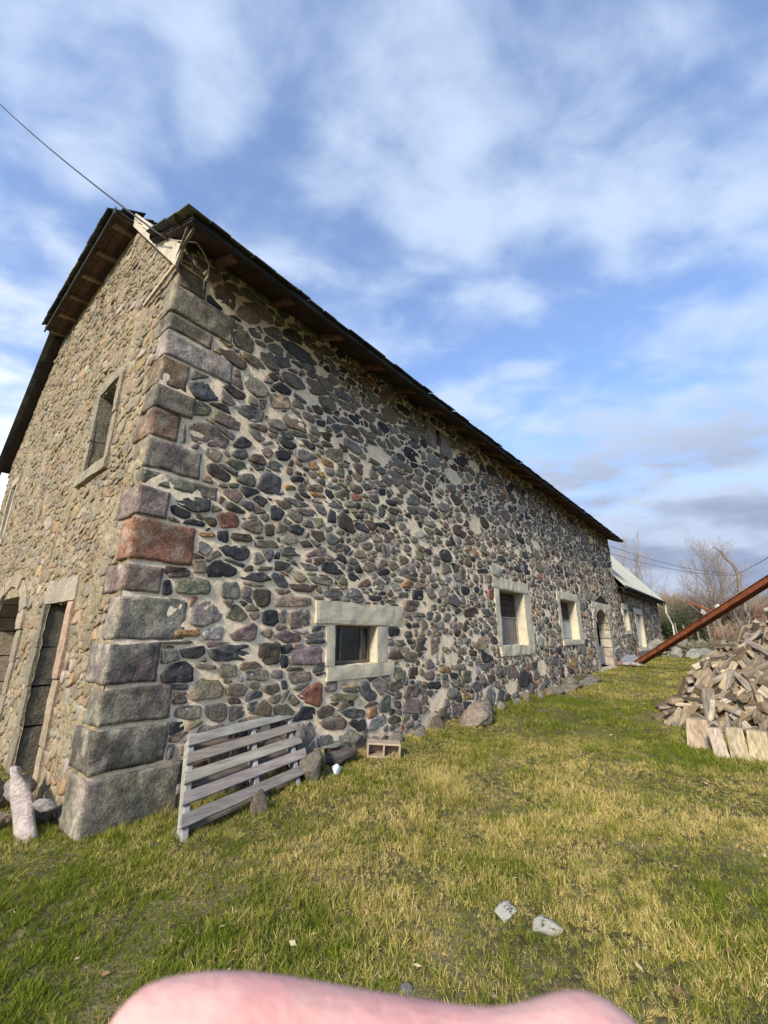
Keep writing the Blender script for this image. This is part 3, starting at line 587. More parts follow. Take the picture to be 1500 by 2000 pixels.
def slate_col(moss=0): 
    return (.10, .11, .05) if random.random() < moss else shade(random.choice(((.060, .064, .070), (.085, .083, .08), (.05, .055, .065), (.10, .095, .08))), .2)
def lay(p0, p1, ufun, w, l, field, edge_rows=1, edge_name='slate', over=.05, mossf=lambda u: 0):
    """rows of slates from the eave p0=(v,z) up to p1; ufun(v,z)->(u0,u1)"""
    dv, dz = p1[0]-p0[0], p1[1]-p0[1]; T = math.hypot(dv, dz); sv, sz_ = dv/T, dz/T
    up = Vector(B(0, sv, sz_))-Vector(B(0, 0, 0)); au = Vector((EX, EY, 0)); nrm = au.cross(up); nrm = nrm if nrm.z > 0 else -nrm
    r = 0; s = l/2-over
    while s < T+.05:
        v, z = p0[0]+sv*s, p0[1]+sz_*s; u0, u1 = ufun(v, z); u = u0+(w/2 if r % 2 else 0)-w*.2
        while u < u1:
            ww = w*random.uniform(.85, 1.2); c = Vector(B(u+ww/2, v, z+.018*noise.noise(Vector((u*.8, 0, 0)))))+nrm*(.004+.016*random.random())
            edge = r < edge_rows and edge_name
            qq = MB() if edge else field
            slate(qq, c+(-up)*(random.uniform(-.012, .018) if edge else random.uniform(-.012, .02)), au, -up, nrm, ww*.97, l*random.uniform(.95, 1.1), slate_col(mossf(u)))
            if edge: qq.build('slate', M_SLATE, roof)
            u += ww
        s += l*.55; r += 1
fld = MB()
lay(PROF[0], PROF[1], lambda v, z: (VO-.04, U1), .27, .34, fld, 1, mossf=lambda u: .5 if u < .5 else .06)
def hipu(v, z):
    if z < 8.15: return (-.03, U1)
    return (HE+.25+(2.6-HE)*(z-8.05)/2.17, U1)
lay(PROF[1], PROF[2], hipu, .30, .42, fld, 0, None)
lay(BACK[2], BACK[1], lambda v, z: (VO-.03, U1), .32, .42, fld, 0, None); lay(BACK[1], BACK[0], hipu, .32, .42, fld, 0, None)
# hip end
dirh = Vector(B(2.6, -4.2, 10.2))-Vector(B(HE, -4.2, 8.02)); T = dirh.length; up = dirh.normalized(); au = Vector((NX, NY, 0)); nrm = au.cross(up); nrm = nrm if nrm.z > 0 else -nrm
s = .12; r = 0
while s < T:
    f_ = s/T; v0 = -2.1+(-4.2+2.1)*f_; v1 = -6.25+(-4.2+6.25)*f_; v = v1+(.1 if r % 2 else 0); u_ = HE+(2.6-HE)*f_; z_ = 8.02+2.18*f_
    while v < v0:
        ww = .27*random.uniform(.85, 1.15); qq = MB() if r == 0 else fld
        slate(qq, Vector(B(u_, v+ww/2, z_))+nrm*.03, au, -up, nrm, ww*.97, .40, slate_col(.1))
        if r == 0: qq.build('slate', M_SLATE, roof)
        v += ww
    s += .22; r += 1
o = fld.build('slate_courses', M_SLATE, roof); o['kind'] = 'stuff'
# verge slates seen edge-on down the far rake and near coyau
for k in range(17):
    t = 6.3+k*.178; z = 8.10-(t-6.25)*.888
    part('verge_slate', M_SLATE, lambda q: q.bar(GW(t-.06, .20, z+.065), GW(t+.21, .20, z-.175), .14, .03, col=slate_col(.1)), roof)
# ridge tiles
q = MB()
for k in range(60): q.tube([B(2.9+k*.3, -4.2, 10.21), B(3.23+k*.3, -4.2, 10.23)], .09, 8, shade((.16, .10, .07), .2))
q.build('ridge_tiles', M_SLATE, roof)['kind'] = 'stuff'
# eave carpentry: rafters, soffit boards, fascia of the hip
sl_ = (6.54-5.86)/(-1.30)
for k in range(23):
    u = .35+k*.93+random.uniform(-.06, .06); h = .11
    part('rafter', M_DARKW, lambda q: q.hexa([B(u-.045, -.35, 6.36-.05-h), B(u+.045, -.35, 6.36-.05-h), B(u+.045, .50, 5.93-.055-h*.6), B(u-.045, .50, 5.93-.055-h*.6),
                                              B(u-.045, -.35, 6.36-.035), B(u+.045, -.35, 6.36-.035), B(u+.045, .50, 5.93-.05), B(u-.045, .50, 5.93-.05)], shade((.21, .125, .075), .25)))
for k in range(5):
    v0 = .59-k*.155; v1 = v0-.145; z0 = 5.83+(.60-v0)*.523; z1 = 5.83+(.60-v1)*.523
    for j in range(5):
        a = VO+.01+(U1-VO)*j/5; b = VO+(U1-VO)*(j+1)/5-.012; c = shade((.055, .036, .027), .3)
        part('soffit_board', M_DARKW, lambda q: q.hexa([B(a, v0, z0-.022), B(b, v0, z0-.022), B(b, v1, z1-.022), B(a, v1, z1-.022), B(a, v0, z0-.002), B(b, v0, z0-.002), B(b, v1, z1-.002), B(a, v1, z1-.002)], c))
for k in range(6):
    t = 2.28+k*.76
    part('rafter', M_DARKW, lambda q: q.hexa([GW(t, .30, 7.90), GW(t+.09, .30, 7.90), GW(t+.09, -.2, 7.97), GW(t, -.2, 7.97), GW(t, .30, 7.965), GW(t+.09, .30, 7.965), GW(t+.09, -.2, 8.05), GW(t, -.2, 8.05)], shade((.20, .14, .095), .2)))
for k in range(3):
    a = .345-k*.125; part('soffit_board', M_DARKW, lambda q: q.box(2.12, 6.22, a-.118, a, 7.968+.0*k, 7.99, fr=GW, col=shade((.10, .065, .045), .2)))
part('fascia', M_SLATE, lambda q: q.box(2.08, 6.27, .347, .372, 7.93, 8.05, fr=GW, col=(.06, .065, .07)))
part('fascia', M_DARKW, lambda q: q.box(VO, U1, .602, .622, 5.80, 5.885, col=(.035, .035, .035)))
# pale barge board on the near rake, and the boarded gap under the bell-cast
def barge(q):
    a, b = (-.10, 5.60), (2.14, 7.97); w_ = .20
    p = [GW(a[0], .05, a[1]), GW(b[0], .05, b[1]), GW(b[0]-.0, .05, b[1]+w_*1.4), GW(a[0]-.12, .05, a[1]+w_*1.05)]; r = [GW(t, .085, z) for t, z in (a, b, (b[0], b[1]+w_*1.4), (a[0]-.12, a[1]+w_*1.05))]
    q.hexa(p+r, (.50, .44, .35))
part('barge_board', M_GREYW, barge, bevel=.004)
for k, (a, b, c, d, col) in enumerate(((-.05, .62, 6.02, 6.16, (.36, .29, .23)), (-.30, .55, 6.18, 6.27, (.30, .26, .20)), (-.48, .2, 5.93, 6.0, (.30, .26, .2)), (.1, .75, 6.30, 6.42, (.25, .23, .18)))):
    part('gap_board', M_GREYW, lambda q: q.hexa([GW(a, -.02, c), GW(b, -.02, c+(b-a)*.40), GW(b, .02, c+(b-a)*.40), GW(a, .02, c), GW(a, -.02, d), GW(b, -.02, d+(b-a)*.40), GW(b, .02, d+(b-a)*.40), GW(a, .02, d)], col))
part('eave_beam', M_GREYW, lambda q: q.bar(GW(.0, .06, 5.76), GW(-.5, .08, 5.86), .03, .035, col=(.20, .17, .13)))
part('brace', M_GREYW, lambda q: q.bar(GW(-.05, .07, 5.70), GW(-.50, .13, 5.98), .02, .03, col=(.24, .21, .16)))

q = MB(); rnd = random.Random(6)                       # moss cushions on the roof corner and along the verge
for k in range(46):
    if k < 20: u, v_ = VO+rnd.uniform(-.03, .25), rnd.uniform(-.65, .60)
    else: u, v_ = rnd.uniform(0, 3.0)*rnd.random(), .60-abs(rnd.gauss(0, .12))
    z = PROF[0][1]+(.62-v_)*(PROF[1][1]-PROF[0][1])/1.32; r = rnd.uniform(.035, .11); vs = []; c = (.10, .105, .05) if k % 3 else (.17, .16, .09)
    for j in range(4):
        for i in range(8):
            a = i*math.pi/4; e = j/3*math.pi/2; rr = r*math.cos(e)*(1+.3*noise.noise(Vector((i, j, k)))); vs.append(B(u+rr*math.cos(a), v_+rr*math.sin(a), z+.5*r*math.sin(e)*(1+.2*noise.noise(Vector((i*.7, j, k))))))
    q.add(vs, [(j*8+i, j*8+(i+1) % 8, (j+1)*8+(i+1) % 8, (j+1)*8+i) for j in range(3) for i in range(8)], c)
q.build('moss', M_SLATE, roof, smooth=True)['kind'] = 'stuff'
# ================================================================== annex behind the barn
annex = empty('annex_house', B(27.5, -2.5, 0), 'low rubble stone annex with pale metal roof beyond the barn', 'house')
A0, A1 = LEN+.05, 33.6; AE = 3.95; AV = -.02
def AW(u, o, z): return B(u, AV+o, z)
AOP = [(22.0, 22.9, 1.75, 2.75), (24.9, 26.7, .9, 2.65)]
v = []; f = []; nzr = 34; ua = [A0+.12*i for i in range(int((A1-A0)/.12)+1)]
for u in ua:
    for k in range(nzr+1):
        z = AE*k/nzr; q = Vector((u*2, z*2, 1)); v.append(AW(u, noise.noise(q)*.02+noise.noise(q*4)*.012, z))
for i in range(len(ua)-1):
    for k in range(nzr):
        uc = (ua[i]+ua[i+1])/2; zc = AE*(k+.5)/nzr
        if not any(a < uc < b and c < zc < d for a, b, c, d in AOP): f.append((i*(nzr+1)+k, (i+1)*(nzr+1)+k, (i+1)*(nzr+1)+k+1, i*(nzr+1)+k+1))
me = D.meshes.new('wall'); me.from_pydata(v, [], f); awall = link('wall', me, annex, [M_MORT], smooth=True)
obsA = [rect(21.7, 23.2, 1.6, 3.05), rect(24.6, 27.0, .8, 2.95)]
ca = rubble(A0, A1, AE-.05, 1.5, lambda u, z: random.choice((.14, .17, .2, .24)), obsA, lambda u, z: random.uniform(.004, .014))
q = MB()
for p in ca: stone(q, p, AW, random.uniform(.015, .035), 8, COARSE, shade(PAL[pick(WTS)]))
q.build('rubble_stones', M_STONE, awall, smooth=True)['kind'] = 'stuff'
q = MB(); q.box(A0, A1, -6.5, -6.2, 0, AE); q.box(A1-.3, A1, -6.2, AV-.03, 0, AE)
q.add([B(A1-.15, AV-.1, AE), B(A1-.15, -6.4, AE), B(A1-.15, -3.3, 8.1)], [(0, 1, 2)]); q.box(A0+.2, A1-.4, -.65, -.63, 0, AE); q.build('end_wall', M_GMORT, annex)
def aslab(q, pts, th, col=None):
    up = [B(*p) for p in pts]; dn = [B(p[0], p[1], p[2]-th) for p in pts]; n = len(pts)
    q.add(up+dn, [tuple(range(n)), tuple(range(2*n-1, n-1, -1))]+[(i, i+n, (i+1) % n+n, (i+1) % n) for i in range(n)], col)
arf = part('roof', M_METALR, lambda q: (aslab(q, [(A0, .42, 3.80), (A1+.35, .42, 3.80), (A1+.35, -3.3, 8.45), (A0, -3.3, 8.45)], .05), aslab(q, [(A0, -3.3, 8.448), (A1+.35, -3.3, 8.448), (A1+.35, -6.9, 3.8), (A0, -6.9, 3.8)], .05)), annex)
for k in range(13):
    u = A0+.3+k*1.0
    part('roof_seam', M_METALR, lambda q: q.hexa([B(u, .42, 3.803), B(u+.05, .42, 3.803), B(u+.05, -3.3, 8.453), B(u, -3.3, 8.453), B(u, .42, 3.84), B(u+.05, .42, 3.84), B(u+.05, -3.3, 8.49), B(u, -3.3, 8.49)]), arf)
part('gutter', M_DARKW, lambda q: q.tube([B(A0, .46, 3.72), B(A1+.3, .46, 3.72)], .07, 8, (.05, .05, .05)), annex)
part('fascia', M_DARKW, lambda q: q.box(A0, A1+.3, .30, .33, 3.52, 3.74, col=(.04, .035, .03)), annex)
part('soffit', M_DARKW, lambda q: q.box(A0, A1+.3, AV+.05, .30, 3.70, 3.72, col=(.05, .04, .03)), annex)
def frame(par, u0, u1, z0, z1, w_, col, dep=.3):
    for a, b, c, d in ((u0-w_, u0, z0, z1), (u1, u1+w_, z0, z1), (u0-w_, u1+w_, z1, z1+w_), (u0-w_, u1+w_, z0-w_*.6, z0)):
        part('surround', M_CONC, lambda q: rough_box(q, a, b, -dep, .035, c+.002, d-.002, .01, .15, fr=AW, rnd=.015), par)
frame(annex, 22.0, 22.9, 1.75, 2.75, .28, 0); frame(annex, 24.9, 26.7, .9, 2.65, .30, 0)
part('pane', M_GLASS, lambda q: q.box(22.0, 22.9, -.26, -.25, 1.75, 2.75, fr=AW), annex)
part('pane', M_DARK, lambda q: q.box(24.9, 26.7, -.32, -.31, .9, 2.65, fr=AW), annex)  # near-black sheet; the unlit inside is put into its colour
part('white_shutter', mat('white_paint', base=(.62, .66, .70), nz=((6, .1),), bump=0, rough=.6), lambda q: q.box(25.5, 26.6, -.2, -.16, .95, 2.6, fr=AW), annex)
part('drain_pipe', M_WCABLE, lambda q: q.tube([B(A1+.25, .44, 3.70), B(A1+.3, .42, 3.0), B(A1+.8, .6, 2.2), B(A1+.8, .6, .3)], .05, 8, (.5, .5, .48)), annex)
# ================================================================== rusty hay elevator
FOOT = (10.75, 18.9, .28); HEAD = (17.6, 8.4, 5.0)
F_ = Vector(FOOT); H_ = Vector((11.06+.1, 12.1, 3.03)); ax = (H_-F_).normalized(); TOP = F_+ax*13.5
elev = empty('hay_elevator', FOOT, 'long rusty steel trough elevator leaning up over the grass from the barn door', 'elevator')
sd = ax.cross(Vector((0, 0, 1))).normalized(); upn = sd.cross(ax).normalized()
def eb(name, a0, a1, s0, s1, h0, h1, col=(.2, .06, .03), m=M_RUST, par=elev):
    def bld(q):
        pt = lambda a, s, h: tuple(F_+ax*a+sd*s+upn*h)
        q.hexa([pt(a0, s0, h0), pt(a1, s0, h0), pt(a1, s1, h0), pt(a0, s1, h0), pt(a0, s0, h1), pt(a1, s0, h1), pt(a1, s1, h1), pt(a0, s1, h1)], col)
    return part(name, m, bld, par)
eb('trough_floor', 0, 13.5, -.10, .10, -.02, .0)
for s in (-1, 1):
    eb('side_rail', 0, 13.5, s*.112-.012, s*.112+.012, -.05, .09); eb('rail_flange', 0, 13.5, s*.112-.028+.016*s, s*.112+.028+.016*s, .092, .108)
    eb('rail_flange', 0, 13.5, s*.112-.024+.016*s, s*.112+.024+.016*s, -.066, -.052)
for k in range(16): eb('cross_bar', .5+k*.82, .56+k*.82, -.098, .098, .02, .06)
def brk(q):
    a = F_+ax*5.0+upn*.12-sd*.1; b = F_+ax*4.15+upn*.95-sd*.1; q.bar(tuple(a), tuple(b), .05, .10, up=tuple(sd), col=(.3, .08, .03))
part('bracket', M_RUST, brk, elev)
part('white_fitting', M_WCABLE, lambda q: q.bar(tuple(F_+ax*5.2+upn*.13-sd*.1), tuple(F_+ax*5.2+upn*.30-sd*.1), .09, .12, col=(.5, .5, .5)), elev)
part('white_fitting', M_WCABLE, lambda q: q.bar(tuple(F_+ax*4.55+upn*.30-sd*.1), tuple(F_+ax*4.65+upn*.42-sd*.1), .08, .14, col=(.5, .5, .5)), elev)
lg = TOP-ax*4.0
for s in (-1, 1):
    a = lg+sd*.25*s; part('support_leg', M_RUST, lambda q: q.bar(tuple(a), (a.x+sd.x*.5*s, a.y+sd.y*.5*s, gz(a.x, a.y)), .07, .07, up=tuple(ax)), elev)
sh = empty('metal_sheet', (10.6, 20.3, .4), 'bluish grey steel sheet with rust lying at the foot of the elevator', 'metal sheet')
part('sheet', M_ZINC, lambda q: q.hexa([(9.55, 18.75, .42), (10.8, 18.4, .36), (11.3, 19.7, .66), (10.1, 20.1, .72), (9.55, 18.75, .45), (10.8, 18.4, .39), (11.3, 19.7, .69), (10.1, 20.1, .75)]), sh)
part('edge_fold', M_ZINC, lambda q: q.bar((9.55, 18.72, .43), (10.8, 18.37, .37), .03, .12), sh)
# ================================================================== rocks
def rock(name, loc, size, label, cat='rock', m=M_ROCK, col=(.2, .18, .15), seed=0, rot=0, tilt=0, sub=3, amp=.28, group=None, flat=1, mesh_only=False):
    bm = bmesh.new(); bmesh.ops.create_icosphere(bm, subdivisions=sub+(1 if sub == 3 else 0), radius=1)
    rq = random.Random(seed*17+3); planes = [(Vector((rq.uniform(-1, 1), rq.uniform(-1, 1), rq.uniform(-.6, 1))).normalized(), rq.uniform(.55, .8)) for _ in range(11)]
    for vv in bm.verts:
        p = vv.co.copy(); d = noise.noise(p*1.1+Vector((seed*3.3, 0, seed)))*amp+noise.noise(p*2.7+Vector((seed, 1, 0)))*amp*.45+noise.noise(p*7)*amp*.12
        # facet: push towards a few planes
        p *= (1+d)
        for nn, dd in planes:
            e_ = p.dot(nn)-dd
            if e_ > 0: p -= nn*e_*.93
        p += noise.noise_vector(p*6+Vector((seed, 0, 0)))*.035+noise.noise_vector(p*15)*.012
        vv.co = p
    me = D.meshes.new(name); bm.to_mesh(me); bm.free()
    a = me.color_attributes.new('col', 'FLOAT_COLOR', 'POINT'); arr = np.ones((len(me.vertices), 4), np.float32); arr[:, :3] = [[x*max(.5, 1+.35*noise.noise(v_.co*2.5+Vector((seed, 0, 0)))+.3*noise.noise(v_.co*8)) for x in col] for v_ in me.vertices]; a.data.foreach_set('color', arr.ravel())
    me.polygons.foreach_set('use_smooth', [True]*len(me.polygons)); me.materials.append(m)
    o = D.objects.new(name, me); COL.objects.link(o); o.location = loc; o.scale = size; o.rotation_euler = (tilt, 0, rot)
    o['label'] = label; o['category'] = cat
    if group: o['group'] = group
    return o
def onuv(u, v, z=0): 
    x, y, _ = B(u, v, 0); return (x, y, gz(x, y)+z)
BA = math.atan2(EY, EX)
rock('boulder', onuv(2.02, .42, .10), (.17, .16, .22), 'brown grey boulder leaning beside the right end of the pallet', seed=1, rot=BA, col=(.17, .15, .12))
rock('boulder', onuv(2.05, .14, .28), (.13, .11, .24), 'upright grey stone against the wall above the pallet corner', seed=2, rot=BA, col=(.17, .17, .15))
rock('rock', onuv(2.26, .28, .16), (.10, .10, .13), 'yellow lichened lump between the boulder and the flat slab', seed=3, rot=BA, col=(.28, .24, .14))
rock('rock', onuv(2.58, .24, .09), (.27, .17, .10), 'flat dark slab stone with pale edge beside the hollow block', seed=4, rot=BA, col=(.13, .11, .10))
rock('rock', onuv(2.55, .17, .19), (.20, .10, .02), 'thin pale slate lying on top of the flat dark slab', seed=14, rot=BA, col=(.30, .31, .28))
rock('pale_stone', onuv(2.33, .50, .06), (.085, .06, .06), 'small bluish white stone in front of the flat slab', seed=5, rot=BA+.4, col=(.55, .64, .70), m=mat('pale_stone', attr=True, nz=((9, .15),), bump=.3))
rock('rock', onuv(1.20, .66, .08), (.09, .06, .13), 'small upright brown stone under the lower edge of the pallet', seed=6, rot=BA, col=(.22, .18, .13))
rock('boulder', onuv(5.75, .45, .12), (.42, .24, .24), 'large lichened boulder at the wall foot right of the hollow block', seed=7, rot=BA-.2, col=(.26, .21, .17), tilt=.2)
rock('boulder', onuv(6.45, .30, .12), (.26, .2, .2), 'smaller grey boulder touching the large one on its right', seed=8, rot=BA, col=(.17, .15, .14))
FS = ((3.35, .16, .16), (3.9, .14, .14), (4.45, .18, .13), (5.0, .12, .17), (7.3, .2, .14), (8.0, .25, .12), (8.7, .18, .17), (9.3, .3, .15), (2.75, .10, .2), (10.0, .25, .2))
for i, (u, v_, s_) in enumerate(FS):
    rock('footing_stone', onuv(u, v_, .04), (s_*1.2, s_*.8, s_*.9), ('grey stone at the wall foot just right of the hollow block', 'brown footing stone below the right end of the window sill', 'grey footing stone midway from hollow block to large boulder', 'brown footing stone just left of the large lichened boulder', 'footing stone just right of the two touching boulders', 'footing stone below the left side of the second window', 'brown footing stone below the middle of the second window', 'footing stone below the right side of the second window', 'small stone behind the flat slab left of the hollow block', 'footing stone just before the row of long slabs')[i], 'stone', seed=20+i, rot=BA+random.uniform(-.3, .3), col=shade(PAL['G' if i % 3 else 'B'], .25), sub=2, group='footing stones along the barn wall')
for i, (u, v_, sx, sy, sz) in enumerate(((11.2, .42, .8, .30, .12), (12.6, .42, .7, .28, .13), (13.6, .38, .4, .26, .16), (11.9, .25, .45, .24, .26), (10.4, .35, .3, .22, .14))):
    rock('slab_stone', onuv(u, v_, .05), (sx, sy, sz), ('long flat grey slab at the wall foot below the second window', 'lichened slab at the wall foot right of the moss patch', 'rounded stone ending the row of slabs at the wall foot', 'dark raised stone behind the long slab at the wall', 'small stone starting the row of slabs at the wall')[i], 'stone', seed=40+i, rot=BA, col=shade(PAL['G'], .2))
rock('moss_mound', onuv(12.3, .30, .18), (.40, .18, .10), 'brown green moss cushion on the slabs at the wall foot', 'moss', m=M_MOSS, seed=50, rot=BA)
rock('lichen_rock', (.70, 2.93, gz(.7, 2.93)+.016), (.085, .065, .045), 'white lichened rock tip in the grass, left of the pair', m=M_LICH, seed=61, amp=.75, rot=.6)
rock('lichen_rock', (.885, 2.80, gz(.88, 2.8)+.014), (.095, .068, .045), 'white lichened rock tip in the grass, right of the pair', m=M_LICH, seed=62, amp=.75, rot=-.5)
rock('small_stone', (-1.72, 3.70, gz(-1.72, 3.7)+.01), (.055, .04, .04), 'small grey stone in the grass left of the pallet foot', 'stone', seed=63, col=(.2, .19, .2), sub=2)
rock('small_stone', (.10, 2.42, gz(.1, 2.42)), (.04, .035, .03), 'small pale stone in the near grass', 'stone', seed=64, col=(.3, .29, .28), sub=2)
# pale slab and rubble before the gable doorway
def gl(t, o, z=0):
    x, y, _ = GW(t, o, 0); return (x, y, gz(x, y)+z)
ps = MB(); a = Vector(gl(.28, .25, -.03)); b = Vector(gl(1.08, .27, .36))
def slabrock(q, a, b, w_, th, col, n=9, seed=0):
    ax_ = (b-a).normalized(); s_ = ax_.cross(Vector((0, -1, .2))).normalized(); t_ = s_.cross(ax_); o = len(q.v); vs = []; fs = []
    for i in range(n+1):
        f_ = i/n; c = a.lerp(b, f_); ww = w_*(.35+.65*math.sin(math.pi*min(1, f_*1.05+.12))**.5)
        for k in range(8):
            an = 2*math.pi*(k+.5)/8; d = 1+.25*noise.noise(Vector((math.cos(an), math.sin(an), f_*3+seed)))
            vs.append(tuple(c+s_*math.cos(an)*ww*d+t_*math.sin(an)*th*d))
    for i in range(n):
        for k in range(8): fs.append((i*8+k, i*8+(k+1) % 8, (i+1)*8+(k+1) % 8, (i+1)*8+k))
    fs += [tuple(range(7, -1, -1)), tuple(range(n*8, n*8+8))]; q.add(vs, fs, col)
slabrock(ps, a, b, .095, .05, (.38, .325, .30)); o = ps.build('stone_slab', M_ROCK, None, smooth=True); tag(o, 'long pale pinkish stone slab leaning by the narrow gable doorway', 'stone')
rock('pale_rock', gl(.50, .14, .17), (.105, .075, .055), 'smooth pale stone lying right of the long slab', 'stone', seed=71, col=(.50, .47, .45), rot=.5)
rock('rubble_lump', gl(1.12, .17, .18), (.15, .10, .13), 'grey rubble lump behind the long pale slab', 'stone', seed=72, col=(.33, .33, .29))
rock('rubble_lump', gl(.66, .12, .07), (.16, .11, .10), 'small grey rubble lump at the doorway foot', 'stone', seed=73, col=(.25, .25, .23))
rock('rubble_lump', gl(.78, .37, .06), (.12, .10, .09), 'tan rubble lump left of the long pale slab', 'stone', seed=74, col=(.36, .28, .2))
rock('rubble_lump', gl(1.35, .40, .10), (.2, .14, .17), 'dark purple brown stone at the left edge by the doorway', 'stone', seed=75, col=(.12, .09, .09))
# ================================================================== hollow concrete block
blk = MB(); bc = Vector(B(3.14, .52, 0)); bc.z = gz(bc.x, bc.y)+.02; ba = Vector((.995, .05, -.06)).normalized(); bz = Vector((.06, 0, 1)).normalized(); by = ba.cross(bz)*-1
def bp(a, b, c): return tuple(bc+ba*a-by*b*-1+bz*c)
W_, H_b, T_ = .43, .17, .022
for (a0, a1, c0, c1) in ((0, W_, 0, T_), (0, W_, H_b-T_, H_b), (0, T_, T_, H_b-T_), (W_/2-T_/2, W_/2+T_/2, T_, H_b-T_), (W_-T_, W_, T_, H_b-T_)):
    blk.hexa([bp(a, b, c) for c in (c0, c1) for a, b in ((a0, 0), (a1, 0), (a1, .2), (a0, .2))])
blk.hexa([bp(a, b, c) for c in (0, H_b) for a, b in ((0, .2), (W_, .2), (W_, .21), (0, .21))])
for i in range(len(blk.v)): blk.v[i] = (blk.v[i][0]-ba.x*W_/2, blk.v[i][1]-ba.y*W_/2, blk.v[i][2])
tag(blk.build('hollow_block', M_CLAY, None, bevel=.004), 'hollow concrete block with two square cells lying in the grass', 'concrete block')
# ================================================================== pallet leaning on the wall
PB0 = Vector(B(.50, .66, .055)); PB1 = Vector(B(1.98, .46, .10)); PT0 = Vector(B(.74, .13, .62)); 
pal = empty('wooden_pallet', tuple(PB0), 'weathered grey wooden pallet leaning against the barn wall', 'pallet')
pu = (PB1-PB0).normalized(); pt_ = (PT0-PB0); pt_ = pt_; pn = pu.cross(pt_).normalized(); 
if pn.dot(Vector((NX, NY, 0))) < 0: pn = -pn
PL = (PB1-PB0).length; PH = pt_.length; pv = pt_.normalized()
def pbox(name, a0, a1, h0, h1, d0, d1, col, skew=0):
    def bld(q):
        pt = lambda a, h, d: tuple(PB0+pu*a+pv*(h+skew*a)+pn*d)
        q.hexa([pt(a0, h0, d0), pt(a1, h0, d0), pt(a1, h0, d1), pt(a0, h0, d1), pt(a0, h1, d0), pt(a1, h1, d0), pt(a1, h1, d1), pt(a0, h1, d1)], col)
    return part(name, M_GREYW, bld, pal, bevel=.004)
gw = lambda: shade((.30, .268, .238), .18)
for k in range(5):
    h = .03+k*(PH-.125)/4; c = gw()
    pbox('slat', -.015+random.uniform(-.01, .01), PL+.01+(.05 if k == 0 else -.035*k), h, h+.106, .0, .022, c, skew=.0)
for a in (.01, PL*.50, PL*.86): pbox('stringer', a, a+.055, -.10 if a < .1 else -.06, PH+.0, -.10, -.002, shade((.33, .32, .30), .12))
for k in (0, 2, 4):
    h = .02+k*(PH-.12)/4; pbox('back_board', -.02, PL*.9, h, h+.085, -.124, -.102, shade((.20, .17, .15), .15))
# ================================================================== firewood heap
HC = (8.35, 8.15); HRX, HRY, HH = 3.15, 2.45, 1.95
def heap(x, y):
    r = math.hypot((x-HC[0])/HRX, (y-HC[1])/HRY); r *= 1+.08*noise.noise(Vector((x*1.1, y*1.1, 3)))
    return gz(x, y)+HH*max(0, 1-r**1.7)+.06*noise.noise(Vector((x*1.6, y*1.6, 9)))*(r < 1)
v = []; f = []; n = 44
for j in range(n+1):
    for i in range(n+1):
        x = HC[0]-HRX*1.02+2.04*HRX*i/n; y = HC[1]-HRY*1.02+2.04*HRY*j/n; h = heap(x, y)-gz(x, y)
        v.append((x, y, gz(x, y)+h-.10+.05*noise.noise(Vector((x*7, y*7, 0)))))
f = [(j*(n+1)+i, j*(n+1)+i+1, (j+1)*(n+1)+i+1, (j+1)*(n+1)+i) for j in range(n) for i in range(n)]
me = D.meshes.new('bark_litter'); me.from_pydata(v, [], f); tag(link('bark_litter', me, None, [M_SOIL], smooth=True), 'bark and leaf litter filling the firewood heap', None, None, 'stuff')
LOGC = [((.42, .34, .235), (.12, .09, .065)), ((.38, .30, .20), (.10, .075, .05)), ((.42, .37, .31), (.16, .13, .11)), ((.30, .24, .17), (.09, .07, .05)), ((.42, .33, .22), (.20, .16, .12)), ((.27, .21, .14), (.15, .12, .08)), ((.50, .43, .34), (.2, .17, .14))]
logm = []
rnd = random.Random(3)
